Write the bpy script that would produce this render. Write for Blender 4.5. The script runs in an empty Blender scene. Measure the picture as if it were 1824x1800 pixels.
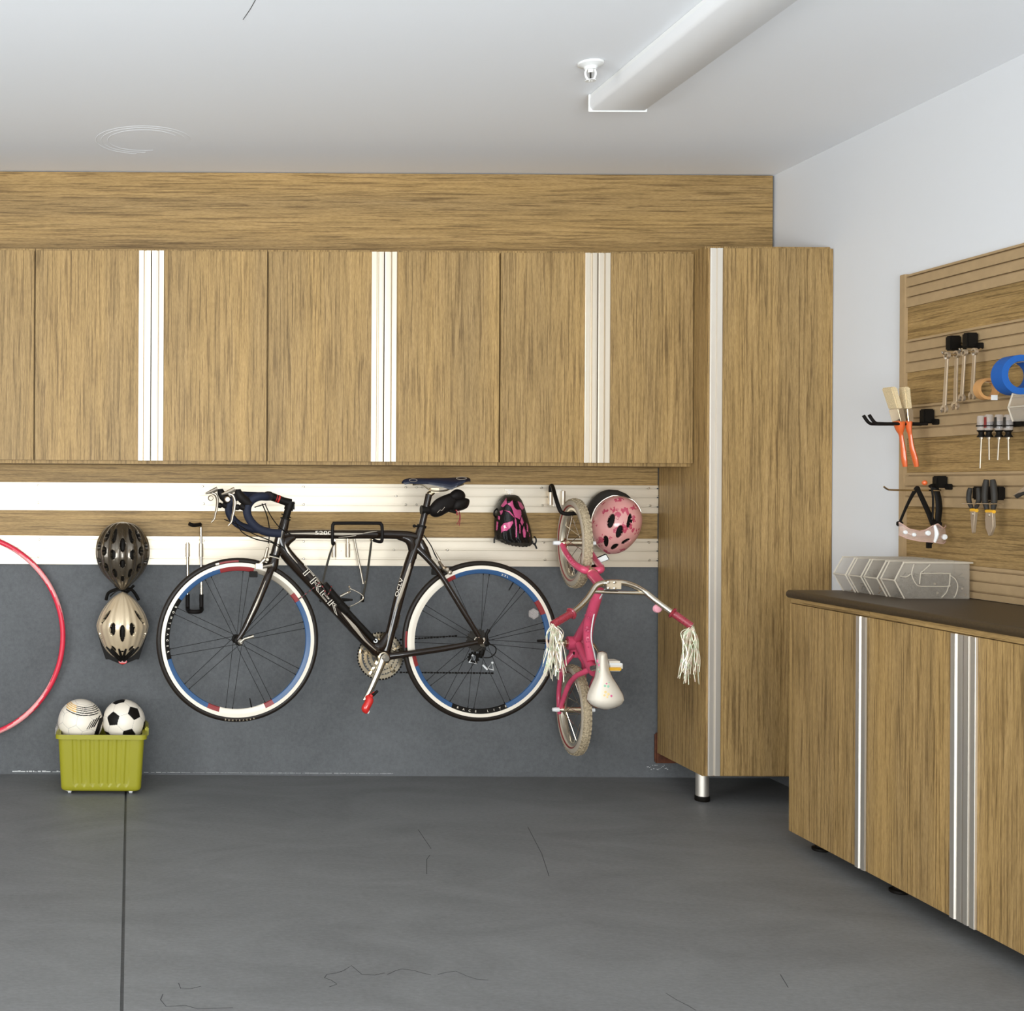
import bpy, bmesh, math, random
from mathutils import Vector, Matrix, Quaternion
random.seed(11)
PI = math.pi
scene = bpy.context.scene
col = scene.collection
V = Vector
# ---------------------------------------------------------------- camera model
F, D, CH, K = 2090.0, 5.2, 1.282, 2090.0/5.2
PX, PY, ROLL = 247.0, 864.0, math.radians(0.3)
cR, sR = math.cos(ROLL), math.sin(ROLL)
def uv(px, py):
    a, b = px-PX, py-PY
    return a*cR+b*sR, -a*sR+b*cR
def at(px, py, Y):                       # point of a photo pixel on the plane y = Y
    u, v = uv(px, py)
    return V((u*Y/F, Y, CH-v*Y/F))
def atX(px, py, X):                      # ... on the plane x = X
    u, v = uv(px, py)
    Y = X*F/u
    return V((X, Y, CH-v*Y/F))
def hit(px, py, p0, n):
    u, v = uv(px, py)
    d = V((u/F, 1, -v/F)); c = V((0, 0, CH))
    return c + d*((p0-c).dot(n)/d.dot(n))
XR = 1128/K                              # right wall
HC = CH+557/K                            # ceiling

# ---------------------------------------------------------------- mesh builder
def spline(pts, n=8, closed=False):
    P = [V(p) for p in pts]; out = []
    m = len(P)
    rng = range(m) if closed else range(m-1)
    for i in rng:
        if closed: p0, p1, p2, p3 = P[i-1], P[i], P[(i+1) % m], P[(i+2) % m]
        else: p0, p1, p2, p3 = P[max(i-1, 0)], P[i], P[i+1], P[min(i+2, m-1)]
        for k in range(n):
            t = k/n
            out.append(0.5*((2*p1)+(p2-p0)*t+(2*p0-5*p1+4*p2-p3)*t*t+(3*p1-p0-3*p2+p3)*t**3))
    if not closed: out.append(P[-1].copy())
    return out
def lerp(a, b, t): return a+(b-a)*t
def ease(keys, t):                       # piecewise linear lookup
    for (t0, a), (t1, b) in zip(keys, keys[1:]):
        if t <= t1: return a+(b-a)*((t-t0)/(t1-t0) if t1 > t0 else 0)
    return keys[-1][1]

class MB:
    def __init__(s): s.v = []; s.f = []; s.m = []
    def add(s, vs, fs, m=0):
        o = len(s.v); s.v += [V(p) for p in vs]
        for i, f in enumerate(fs):
            s.f.append([o+k for k in f]); s.m.append(m[i] if isinstance(m, list) else m)
        return s
    def box(s, a, b, m=0):
        x0, x1 = sorted((a[0], b[0])); y0, y1 = sorted((a[1], b[1])); z0, z1 = sorted((a[2], b[2]))
        return s.add([(x0,y0,z0),(x1,y0,z0),(x1,y1,z0),(x0,y1,z0),(x0,y0,z1),(x1,y0,z1),(x1,y1,z1),(x0,y1,z1)],
              [(0,3,2,1),(4,5,6,7),(0,1,5,4),(1,2,6,5),(2,3,7,6),(3,0,4,7)], m)
    def prism(s, poly, vec, m=0):
        n = len(poly); vec = V(vec)
        return s.add([V(p) for p in poly]+[V(p)+vec for p in poly],
              [list(range(n))[::-1], list(range(n, 2*n))]+[(i, (i+1) % n, n+(i+1) % n, n+i) for i in range(n)], m)
    def tube(s, pts, r, seg=10, closed=False, m=0, flat=None, up=None):
        P = [V(p) for p in pts]; n = len(P)
        R = r if isinstance(r, (list, tuple)) else [r]*n
        if len(R) != n: R = [ease([(i/(len(R)-1), x) for i, x in enumerate(R)], k/(n-1)) for k in range(n)]
        T = []
        for i in range(n):
            if closed: t = P[(i+1) % n]-P[i-1]
            else: t = P[min(i+1, n-1)]-P[max(i-1, 0)]
            T.append(t.normalized() if t.length > 1e-9 else V((0,0,1)))
        a = V(up) if up else (V((0,0,1)) if abs(T[0].z) < .9 else V((1,0,0)))
        nrm = (a-T[0]*a.dot(T[0])).normalized(); vs = []
        for i in range(n):
            nrm = (V(up) if up else nrm); nrm = (nrm-T[i]*nrm.dot(T[i])).normalized()
            b = T[i].cross(nrm)
            for k in range(seg):
                w = 2*PI*k/seg
                vs.append(P[i]+(nrm*math.cos(w)*(flat if flat else 1)+b*math.sin(w))*R[i])
        fs = []
        for i in range(n if closed else n-1):
            j = (i+1) % n
            for k in range(seg):
                l = (k+1) % seg
                fs.append((i*seg+k, i*seg+l, j*seg+l, j*seg+k))
        if not closed:
            fs.append(list(range(seg))[::-1]); fs.append([(n-1)*seg+k for k in range(seg)])
        return s.add(vs, fs, m)
    def cyl(s, a, b, r, seg=16, m=0): return s.tube([a, b], r, seg, m=m)
    def lathe(s, c, axis, prof, seg=32, mf=None, m=0, closedprof=False, ref=None):
        axis = V(axis).normalized(); c = V(c)
        a = V(ref) if ref else (V((0,0,1)) if abs(axis.z) < .9 else V((1,0,0)))
        e1 = (a-axis*a.dot(axis)).normalized(); e2 = axis.cross(e1); n = len(prof); vs = []
        for k in range(seg):
            w = 2*PI*k/seg
            for r, h in prof: vs.append(c+axis*h+(e1*math.cos(w)+e2*math.sin(w))*r)
        fs = []; ms = []
        for k in range(seg):
            l = (k+1) % seg
            for i in range(n if closedprof else n-1):
                j = (i+1) % n
                fs.append((k*n+i, l*n+i, l*n+j, k*n+j)); ms.append(mf(i, (k+.5)/seg) if mf else m)
        if not closedprof:
            if prof[0][0] > 1e-6: fs.append([k*n for k in range(seg)][::-1]); ms.append(ms[0] if ms else m)
            if prof[-1][0] > 1e-6: fs.append([k*n+n-1 for k in range(seg)]); ms.append(ms[-1] if ms else m)
        return s.add(vs, fs, ms)
    def surf(s, fn, nu, nv, mf=None, m=0, thick=None):
        o = [[V(fn(i/nu, j/nv)) for j in range(nv+1)] for i in range(nu+1)]
        vs = [p for r in o for p in r]; fs = []; ms = []
        for i in range(nu):
            for j in range(nv):
                fs.append((i*(nv+1)+j, (i+1)*(nv+1)+j, (i+1)*(nv+1)+j+1, i*(nv+1)+j+1))
                ms.append(mf((i+.5)/nu, (j+.5)/nv) if mf else m)
        return s.add(vs, fs, ms)
    def ball(s, c, rx, ry=None, rz=None, nu=16, nv=10, m=0):
        ry = ry or rx; rz = rz or rx; c = V(c)
        return s.surf(lambda a, b: c+V((rx*math.sin(PI*b)*math.cos(2*PI*a), ry*math.sin(PI*b)*math.sin(2*PI*a), rz*math.cos(PI*b))), nu, nv, m=m)

OFF = {}
def obj(name, mb, mats, parent=None, bevel=0, flat=False, angle=38, stuff=False):
    if not isinstance(mats, (list, tuple)): mats = [mats]
    me = bpy.data.meshes.new(name)
    off = V((0,0,0))
    if parent is not None: off = OFF[parent.name]
    else:
        xs = [p.x for p in mb.v]; ys = [p.y for p in mb.v]; zs = [p.z for p in mb.v]
        off = V(((min(xs)+max(xs))/2, (min(ys)+max(ys))/2, min(zs)))
    me.from_pydata([p-off for p in mb.v], [], mb.f)
    for mt in mats: me.materials.append(mt)
    me.polygons.foreach_set('material_index', mb.m)
    bm = bmesh.new(); bm.from_mesh(me)
    bmesh.ops.remove_doubles(bm, verts=bm.verts, dist=1e-6)
    bmesh.ops.recalc_face_normals(bm, faces=bm.faces)
    if bevel: bmesh.ops.bevel(bm, geom=[e for e in bm.edges if len(e.link_faces) == 2 and e.calc_face_angle(0) > .6], offset=bevel, segments=2, affect='EDGES', clamp_overlap=True)
    bm.to_mesh(me); bm.free()
    if not flat:
        me.polygons.foreach_set('use_smooth', [True]*len(me.polygons))
        me.set_sharp_from_angle(angle=math.radians(angle))
    o = bpy.data.objects.new(name, me); col.objects.link(o)
    if parent is not None:
        o.parent = parent; OFF[o.name] = off
    else:
        o.location = off; OFF[o.name] = off
    if stuff: o['kind'] = 'stuff'
    return o
def thing(name, label, cat, loc, group=None):
    o = bpy.data.objects.new(name, None); col.objects.link(o); o.location = loc
    o.empty_display_size = .05
    OFF[o.name] = V(loc); o['label'] = label; o['category'] = cat
    if group: o['group'] = group
    return o
def tag(o, label, cat, group=None):
    o['label'] = label; o['category'] = cat
    if group: o['group'] = group
    return o
def struct(o): o['kind'] = 'structure'; return o

def text_mb(mb, s, size, frame, extrude=.0004, outline=0, m=0, sx=1.0, align='CENTER'):
    cu = bpy.data.curves.new('t', 'FONT'); cu.body = s; cu.size = size; cu.extrude = extrude
    cu.align_x = align; cu.align_y = 'CENTER'; cu.resolution_u = 3
    if outline: cu.fill_mode = 'NONE'; cu.extrude = 0; cu.bevel_depth = outline; cu.bevel_resolution = 0
    ob = bpy.data.objects.new('t', cu); col.objects.link(ob)
    dg = bpy.context.evaluated_depsgraph_get(); dg.update()
    me = bpy.data.meshes.new_from_object(ob.evaluated_get(dg))
    o, ex, ey, ez = frame
    mb.add([o+ex*(p.co.x*sx)+ey*p.co.y+ez*p.co.z for p in me.vertices], [tuple(p.vertices) for p in me.polygons], m)
    bpy.data.objects.remove(ob); bpy.data.curves.remove(cu); bpy.data.meshes.remove(me)
    return mb

# ---------------------------------------------------------------- materials
def new_mat(name):
    m = bpy.data.materials.new(name); m.use_nodes = True
    nt = m.node_tree; b = nt.nodes['Principled BSDF']
    return m, nt, b
def lk(nt, a, b): nt.links.new(a, b)
def plain(name, c, rough=.5, metal=0, spec=.5, coat=0, trans=0, ior=1.45, alpha=1, var=0, vscale=60, bump=0, bscale=300):
    m, nt, b = new_mat(name)
    b.inputs['Base Color'].default_value = (*c, 1); b.inputs['Roughness'].default_value = rough
    b.inputs['Metallic'].default_value = metal; b.inputs['Specular IOR Level'].default_value = spec
    b.inputs['Coat Weight'].default_value = coat; b.inputs['Transmission Weight'].default_value = trans
    b.inputs['IOR'].default_value = ior; b.inputs['Alpha'].default_value = alpha
    tc = nt.nodes.new('ShaderNodeTexCoord')
    if var:
        n = nt.nodes.new('ShaderNodeTexNoise'); n.inputs['Scale'].default_value = vscale; n.inputs['Detail'].default_value = 5
        r = nt.nodes.new('ShaderNodeValToRGB')
        r.color_ramp.elements[0].position = .3; r.color_ramp.elements[1].position = .7
        r.color_ramp.elements[0].color = (*[max(x*(1-var), 0) for x in c], 1); r.color_ramp.elements[1].color = (*[min(x*(1+var), 1) for x in c], 1)
        lk(nt, tc.outputs['Object'], n.inputs['Vector']); lk(nt, n.outputs['Fac'], r.inputs['Fac']); lk(nt, r.outputs['Color'], b.inputs['Base Color'])
    if bump:
        n = nt.nodes.new('ShaderNodeTexNoise'); n.inputs['Scale'].default_value = bscale; n.inputs['Detail'].default_value = 4
        bp = nt.nodes.new('ShaderNodeBump'); bp.inputs['Strength'].default_value = bump; bp.inputs['Distance'].default_value = .01
        lk(nt, tc.outputs['Object'], n.inputs['Vector']); lk(nt, n.outputs['Fac'], bp.inputs['Height']); lk(nt, bp.outputs['Normal'], b.inputs['Normal'])
    return m
def wood(name, axis, tint=1.0):
    m, nt, b = new_mat(name); N = nt.nodes.new
    tc = N('ShaderNodeTexCoord'); oi = N('ShaderNodeObjectInfo')
    ad = N('ShaderNodeVectorMath'); ad.operation = 'ADD'
    mu = N('ShaderNodeVectorMath'); mu.operation = 'SCALE'; mu.inputs['Scale'].default_value = 37.0
    cx = N('ShaderNodeCombineXYZ')
    for i in range(3): lk(nt, oi.outputs['Random'], cx.inputs[i])
    lk(nt, cx.outputs[0], mu.inputs[0]); lk(nt, tc.outputs['Object'], ad.inputs[0]); lk(nt, mu.outputs[0], ad.inputs[1])
    def grain(across, along, detail, rough, dist=0):
        mp = N('ShaderNodeMapping'); sc = [across]*3; sc[axis] = along
        mp.inputs['Scale'].default_value = sc
        n = N('ShaderNodeTexNoise'); n.inputs['Scale'].default_value = 1; n.inputs['Detail'].default_value = detail
        n.inputs['Roughness'].default_value = rough; n.inputs['Distortion'].default_value = dist
        lk(nt, ad.outputs[0], mp.inputs['Vector']); lk(nt, mp.outputs[0], n.inputs['Vector']); return n
    big = grain(8, .4, 2, .5, .3); mid = grain(75, 2.6, 6, .68, .5); fine = grain(165, 4.2, 3, .55, .5); pore = grain(430, 42, 2, .6)
    r1 = N('ShaderNodeValToRGB'); e = r1.color_ramp.elements
    e[0].position = .28; e[0].color = (.285*tint, .183*tint, .071*tint, 1); e[1].position = .74; e[1].color = (.51*tint, .335*tint, .140*tint, 1)
    k = e.new(.5); k.color = (.41*tint, .262*tint, .101*tint, 1)
    lk(nt, mid.outputs['Fac'], r1.inputs['Fac'])
    r2 = N('ShaderNodeValToRGB'); e = r2.color_ramp.elements
    e[0].position = .36; e[0].color = (.46, .43, .41, 1); e[1].position = .49; e[1].color = (1, 1, 1, 1)
    lk(nt, fine.outputs['Fac'], r2.inputs['Fac'])
    r3 = N('ShaderNodeValToRGB'); e = r3.color_ramp.elements
    e[0].position = .3; e[0].color = (.78, .79, .84, 1); e[1].position = .7; e[1].color = (1.0, .99, .96, 1)
    lk(nt, big.outputs['Fac'], r3.inputs['Fac'])
    r4 = N('ShaderNodeValToRGB'); e = r4.color_ramp.elements
    e[0].position = .35; e[0].color = (.80, .79, .78, 1); e[1].position = .62; e[1].color = (1.06, 1.06, 1.06, 1)
    lk(nt, pore.outputs['Fac'], r4.inputs['Fac'])
    m0 = N('ShaderNodeMixRGB'); m0.blend_type = 'MULTIPLY'; m0.inputs['Fac'].default_value = 1
    lk(nt, r1.outputs[0], m0.inputs[1]); lk(nt, r4.outputs[0], m0.inputs[2])
    m1 = N('ShaderNodeMixRGB'); m1.blend_type = 'MULTIPLY'; m1.inputs['Fac'].default_value = .8
    m2 = N('ShaderNodeMixRGB'); m2.blend_type = 'MULTIPLY'; m2.inputs['Fac'].default_value = 1
    lk(nt, m0.outputs[0], m1.inputs[1]); lk(nt, r2.outputs[0], m1.inputs[2])
    lk(nt, m1.outputs[0], m2.inputs[1]); lk(nt, r3.outputs[0], m2.inputs[2]); lk(nt, m2.outputs[0], b.inputs['Base Color'])
    b.inputs['Roughness'].default_value = .5; b.inputs['Specular IOR Level'].default_value = .25
    bp = N('ShaderNodeBump'); bp.inputs['Strength'].default_value = .12; bp.inputs['Distance'].default_value = .002
    lk(nt, fine.outputs['Fac'], bp.inputs['Height']); lk(nt, bp.outputs[0], b.inputs['Normal'])
    return m
def concrete(name, c, var, swirl, rough, bump, stretch=(1,1,1)):
    m, nt, b = new_mat(name); N = nt.nodes.new
    tc = N('ShaderNodeTexCoord'); mp = N('ShaderNodeMapping'); mp.inputs['Scale'].default_value = stretch
    lk(nt, tc.outputs['Object'], mp.inputs['Vector'])
    n1 = N('ShaderNodeTexNoise'); n1.inputs['Scale'].default_value = 2.2; n1.inputs['Detail'].default_value = 9; n1.inputs['Roughness'].default_value = .62; n1.inputs['Distortion'].default_value = swirl
    n2 = N('ShaderNodeTexNoise'); n2.inputs['Scale'].default_value = 70; n2.inputs['Detail'].default_value = 6; n2.inputs['Roughness'].default_value = .7
    lk(nt, mp.outputs[0], n1.inputs['Vector']); lk(nt, mp.outputs[0], n2.inputs['Vector'])
    mx = N('ShaderNodeMath'); mx.operation = 'MULTIPLY_ADD'; mx.inputs[1].default_value = .5
    sc = N('ShaderNodeMath'); sc.operation = 'MULTIPLY'; sc.inputs[1].default_value = .5
    lk(nt, n1.outputs['Fac'], sc.inputs[0]); lk(nt, n2.outputs['Fac'], mx.inputs[0]); lk(nt, sc.outputs[0], mx.inputs[2])
    r = N('ShaderNodeValToRGB'); e = r.color_ramp.elements
    e[0].position = .3; e[1].position = .7
    e[0].color = (*[x*(1-var) for x in c], 1); e[1].color = (*[x*(1+var) for x in c], 1)
    lk(nt, mx.outputs[0], r.inputs['Fac']); lk(nt, r.outputs[0], b.inputs['Base Color'])
    b.inputs['Roughness'].default_value = rough; b.inputs['Specular IOR Level'].default_value = .3
    bp = N('ShaderNodeBump'); bp.inputs['Strength'].default_value = bump; bp.inputs['Distance'].default_value = .004
    lk(nt, n2.outputs['Fac'], bp.inputs['Height']); lk(nt, bp.outputs[0], b.inputs['Normal'])
    return m
WX, WY, WZ = wood('oak_grain_x', 0), wood('oak_grain_y', 1, .95), wood('oak_grain_z', 2)
M_CEIL = plain('ceiling_paint', (.89,.905,.93), .8, bump=.03, bscale=25)
M_WALL = plain('wall_paint', (.725,.735,.75), .75, bump=.04, bscale=40)
M_STUCCO = concrete('stucco_grey', (.114,.117,.120), .30, .6, .85, .5)
M_FLOOR = concrete('floor_concrete', (.172,.173,.171), .26, 1.6, .55, .10, (.8,1.5,1))
M_ALU = plain('brushed_aluminium', (.74,.655,.53), .5, 1)
M_ALU2 = plain('silver_aluminium', (.84,.78,.69), .50, 1)
M_TAN = plain('tan_rail_paint', (.40,.275,.145), .5, var=.06, vscale=30)
M_EDGE = plain('oak_edge_band', (.42,.30,.15), .5, var=.12, vscale=80)
M_BLACK = plain('black_plastic', (.008,.0065,.005), .5, spec=.14)
M_RUBBER = plain('black_rubber', (.009,.007,.006), .55, spec=.15)
M_SLOT = plain('dark_slot', (.03,.026,.02), .8)
M_STEEL = plain('chromed_steel', (.66,.59,.48), .18, 1)
M_LEVER = plain('dull_silver', (.50,.43,.34), .38, 1)
M_SCREW = plain('screw_steel', (.62,.56,.46), .3, 1)
M_GLOSSB = plain('bronze_black_paint', (.014,.008,.0045), .16, spec=.35, coat=.35)
M_SILVERP = plain('silver_grey_paint', (.42,.36,.28), .28, metal=.5, coat=.6)
M_TAPE = plain('navy_bar_tape', (.013,.016,.030), .6, spec=.25, bump=.2, bscale=400)
M_NAVY = plain('navy_leather', (.007,.009,.022), .3, spec=.3)
M_WHITE = plain('ivory_white', (.80,.72,.60), .35)
M_PURE = plain('white_plastic', (.82,.82,.80), .35)
M_BLUE = plain('rim_blue', (.028,.080,.185), .35)
M_RED = plain('red_gloss', (.55,.02,.015), .25, coat=.5)
M_DKRED = plain('dark_red', (.23,.022,.022), .4)
M_GOLD = plain('gold_silver_metal', (.74,.62,.44), .26, 1)
M_TYRE = plain('tyre_black', (.014,.0095,.0065), .42, spec=.3)
M_PINK = plain('pink_paint', (.62,.075,.145), .3, spec=.35, coat=.35, var=.12, vscale=14)
M_PINKD = plain('pink_decal', (.42,.01,.07), .4)
M_LPINK = plain('light_pink', (.82,.36,.42), .3)
M_CREAM = plain('cream_tyre', (.44,.35,.225), .7, var=.28, vscale=160, bump=.9, bscale=130)
M_CREAM2 = plain('cream_sidewall', (.44,.37,.28), .6)
M_RIMC = plain('rim_aluminium', (.66,.60,.48), .35, .8)
M_LEATHER = plain('black_leather', (.006,.005,.0045), .40, spec=.3, bump=.25, bscale=160)
M_HOT = plain('pink_leather', (.62,.10,.24), .35)
M_BROWN = plain('red_brown_wood', (.10,.030,.012), .6, var=.4, vscale=40)
M_TOP = plain('dark_brown_laminate', (.050,.031,.013), .45, var=.25, vscale=220)
M_ORANGE = plain('orange_lacquer', (.70,.13,.03), .3, coat=.5)
M_BRIST = plain('natural_bristle', (.66,.52,.31), .7, var=.2, vscale=300)
M_TAPEB = plain('blue_masking_tape', (.009,.095,.37), .6)
M_TAPET = plain('tan_tape', (.55,.28,.10), .5)
M_CLEAR = plain('clear_plastic', (.62,.56,.52), .15, alpha=.34)
M_FROST = plain('frosted_plastic', (.52,.46,.38), .35, alpha=.27)
M_FROSTR = plain('frosted_plastic_edge', (.70,.62,.50), .35, alpha=.60)
M_LENS = plain('goggle_lens', (.75,.55,.48), .06, alpha=.30, spec=.8)
M_LIME = plain('lime_translucent', (.285,.262,.014), .40)
M_HOOPR = plain('hoop_red', (.68,.03,.06), .3)
M_HOOPP = plain('hoop_pink', (.85,.34,.33), .3)
M_GREY = plain('dark_grey_rubber', (.035,.031,.026), .55, spec=.25)
M_YEL = plain('amber', (.80,.42,.03), .3)
M_BRASS = plain('brass_bits', (.24,.115,.035), .5, .5)
M_WRENCH = plain('wrench_chrome', (.66,.58,.48), .48, 1)
M_CRACK = plain('crack_dark', (.05,.05,.05), .9)
M_EFF = plain('efflorescence', (.55,.55,.54), .9)
M_DIFF = plain('light_cover', (.80,.80,.80), .4)
def tint_tassel():
    m, nt, b = new_mat('iridescent_film'); N = nt.nodes.new
    tc = N('ShaderNodeTexCoord'); n = N('ShaderNodeTexNoise'); n.inputs['Scale'].default_value = 55
    r = N('ShaderNodeValToRGB'); e = r.color_ramp.elements
    e[0].position = .35; e[0].color = (.62,.72,.50,1); e[1].position = .68; e[1].color = (.80,.60,.50,1); k = e.new(.5); k.color = (.82,.76,.58,1)
    lk(nt, tc.outputs['Object'], n.inputs['Vector']); lk(nt, n.outputs['Fac'], r.inputs['Fac']); lk(nt, r.outputs[0], b.inputs['Base Color'])
    b.inputs['Roughness'].default_value = .22; b.inputs['Metallic'].default_value = .35
    return m
M_FILM = tint_tassel()
def floral():
    m, nt, b = new_mat('pink_floral_shell'); N = nt.nodes.new
    tc = N('ShaderNodeTexCoord')
    vo = N('ShaderNodeTexVoronoi'); vo.inputs['Scale'].default_value = 30
    no = N('ShaderNodeTexNoise'); no.inputs['Scale'].default_value = 60
    mx = N('ShaderNodeMixRGB'); mx.inputs['Fac'].default_value = .06
    lk(nt, tc.outputs['Object'], mx.inputs[1]); lk(nt, no.outputs['Color'], mx.inputs[2]); lk(nt, tc.outputs['Object'], no.inputs['Vector'])
    lk(nt, mx.outputs[0], vo.inputs['Vector'])
    r = N('ShaderNodeValToRGB'); e = r.color_ramp.elements
    e[0].position = .0; e[0].color = (.50,.05,.09,1); e[1].position = .52; e[1].color = (.72,.33,.30,1)
    k = e.new(.40); k.color = (.54,.09,.14,1); k = e.new(.45); k.color = (.72,.35,.32,1)
    lk(nt, vo.outputs['Distance'], r.inputs['Fac'])
    sp = N('ShaderNodeSeparateColor'); lk(nt, vo.outputs['Color'], sp.inputs[0])
    gt = N('ShaderNodeMath'); gt.operation = 'GREATER_THAN'; gt.inputs[1].default_value = .40; lk(nt, sp.outputs[0], gt.inputs[0])
    m2 = N('ShaderNodeMixRGB'); m2.inputs[1].default_value = (.72,.34,.31,1); lk(nt, gt.outputs[0], m2.inputs['Fac']); lk(nt, r.outputs[0], m2.inputs[2])
    lk(nt, m2.outputs[0], b.inputs['Base Color']); b.inputs['Roughness'].default_value = .25; b.inputs['Coat Weight'].default_value = .5
    return m
M_FLORAL = floral()

# ---------------------------------------------------------------- room shell
X0, Y0 = -3.6, -3.6
jl = lambda y: -.035-.006*(y-2.9)       # control joint
fl = MB()
w = .0045
fl.prism([V((X0-.1,Y0,-.1)), V((jl(Y0)-w,Y0,-.1)), V((jl(D)-w,D,-.1)), V((X0-.1,D,-.1))], (0,0,.1))
fl.prism([V((jl(Y0)+w,Y0,-.1)), V((XR+.1,Y0,-.1)), V((XR+.1,D,-.1)), V((jl(D)+w,D,-.1))], (0,0,.1))
fl.prism([V((jl(Y0)-w,Y0,-.1)), V((jl(Y0)+w,Y0,-.1)), V((jl(D)+w,D,-.1)), V((jl(D)-w,D,-.1))], (0,0,.088))
FLOOR = struct(obj('floor', fl, M_FLOOR, flat=True))
def fpt(px, py, dz=0):
    u, v = uv(px, py); Y = F*(CH-dz)/v; return V((u*Y/F, Y, dz))
def wire_strip(mb, pts, wd, up, m=0):
    mb.tube(pts, wd, 4, m=m, flat=.25, up=up)
cr = MB()
for ln in ([(587,1757),(600,1752),(590,1745),(578,1741),(582,1735),(600,1732),(612,1728),(626,1719),(645,1735),(668,1736),(685,1732)],
           [(690,1735),(705,1728),(716,1725),(738,1728),(755,1733),(768,1736)], [(780,1735),(795,1731),(812,1729),(830,1737),(848,1743),(870,1745)],
           [(290,1770),(286,1780),(296,1792),(330,1790),(352,1796),(415,1794)], [(318,1750),(322,1760),(340,1760),(358,1756)],
           [(745,1477),(757,1495),(768,1511)], [(766,1522),(760,1530),(760,1556)], [(940,1472),(965,1520),(978,1560)], [(1390,1735),(1404,1758)],
           [(1186,1768),(1205,1780),(1225,1790),(1240,1799)]):
    wire_strip(cr, [fpt(x, y, .0004) for x, y in ln], .0011, (0,0,1))
obj('crack', cr, M_CRACK, FLOOR)
WB = struct(obj('wall_back', MB().box((X0-.1, D, -.1), (XR+.1, D+.1, HC+.1)), M_STUCCO, flat=True))
ef = MB()
rr = random.Random(3)
for x0, x1, th in ((22,108,2.6), (108,118,1.5), (256,330,1.0), (330,700,.6), (1152,1190,3.5)):
    x = x0
    while x < x1:
        L = rr.uniform(2, 9) if x0 < 1100 else rr.uniform(.8, 2.2); zz = rr.uniform(.2, 1)*(th if x0 < 1100 else 1.4)/K
        yb = 1374+.0048*x if x0 < 1100 else 1367+rr.uniform(-5, 4)
        a = at(x, yb, D); b = at(min(x+L, x1), yb, D)
        ef.box((a.x, D-.0015, a.z), (b.x, D+.001, a.z+zz)); x += L*rr.uniform(.8, 1.5)
obj('mineral_residue', ef, M_EFF, WB, flat=True)
struct(obj('wall_right', MB().box((XR, Y0, -.1), (XR+.1, D+.1, HC+.1)), M_WALL, flat=True))
struct(obj('baseboard_right', MB().box((XR-.004, Y0, -.05), (XR+.05, D, .21)), M_STUCCO, flat=True))
struct(obj('wall_left', MB().box((X0-.1, Y0, -.1), (X0, D+.1, HC+.1)), M_WALL, flat=True))
CEIL = struct(obj('ceiling', MB().box((X0-.1, Y0, HC), (XR+.1, D+.1, HC+.1)), M_CEIL, flat=True))
def cpt(px, py, dz=.0006):
    u, v = uv(px, py); Y = -F*(HC-dz-CH)/v; return V((u*Y/F, Y, HC-dz))
cc = MB(); wire_strip(cc, [cpt(455,0), cpt(446,16), cpt(433,35)], .0012, (0,0,1)); obj('hairline_crack', cc, M_GREY, CEIL)
pt = MB()
c0 = cpt(255, 250, .0003)
for rad in (.19, .168, .142):
    pt.tube([c0+V((rad*math.cos(a), rad*1.0*math.sin(a), 0)) for a in [2*PI*i/48*(.72)+rad*9 for i in range(49)]], .0028, 4, flat=.35, up=(0,0,1))
obj('plaster_ring', pt, M_CEIL, CEIL)

# fascia above the cabinets
zt, zb = HC-.004, CH+(864-438+1)/K-.02
xr = at(1376.5, 380, D-.018).x
obj('fascia_panel', MB().box((X0+.01, D-.018, zb), (xr, D-.001, zt)), WX, bevel=.001)
tag(bpy.data.objects['fascia_panel'], 'long oak fascia board with horizontal grain under the ceiling', 'panel')

# ---------------------------------------------------------------- slat rails and wall panels
def rail_poly(z0, z1, t, grooves):
    p = [(z1, .001), (z1, t)]
    for fr, wd, dp in grooves:
        zc = z1-(z1-z0)*fr
        p += [(zc+wd/2, t), (zc+wd/2, t-dp), (zc-wd/2, t-dp), (zc-wd/2, t)]
    return p+[(z0, t), (z0, .001)]
GB = [(.03,.002,.002),(.11,.0058,.014),(.17,.0015,.002),(.36,.003,.004),(.43,.0058,.014),(.49,.0015,.002),(.70,.003,.004),(.77,.0058,.014),(.83,.0015,.002),(.95,.002,.002)]
xl = X0+.01; xe = 922.4/K
zz = lambda px, py, Y: at(px, py, Y).z
ya = D-.018
RZ = [zz(600,861.5,ya), zz(600,911,ya), zz(600,956.5,ya), zz(600,1007,ya)]
def back_rail(z0, z1, label, screws):
    r = thing('slat_rail', label, 'rail', (0, D-.009, z0), 'aluminium slat rails on the back wall')
    b = MB(); b.prism([V((xl, D-o, z)) for z, o in rail_poly(z0, z1, .018, GB)], (xe-xl, 0, 0)); obj('profile', b, M_ALU, r, flat=True)
    for sx, sy in screws:
        p = at(sx, sy, D-.018); s = MB(); s.lathe(p, (0,-1,0), [(.0048,-.002),(.0048,.0008),(.0035,.0024),(0,.003)], 12); obj('screw', s, M_SCREW, r)
    return r
back_rail(RZ[1], RZ[0], 'upper aluminium slat rail, level with the road bike saddle', [(68,864),(68,895),(361,866),(363,897),(541,867),(541,898),(706,883),(723,867.5),(742,867.5),(752,867.5),(723,898.5),(742,898.5),(965,868.5),(966.5,899.5),(1156,869.5),(1158,900.5)])
back_rail(RZ[3], RZ[2], 'lower aluminium slat rail, just above the grey stucco', [(70,961),(68,991),(363,963),(541,964),(541,995),(702,979),(797,979.5),(969,965.5),(971,996.5),(1156,966),(1157,997)])
zc_bot = CH+38.5/(K*1.066)
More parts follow.
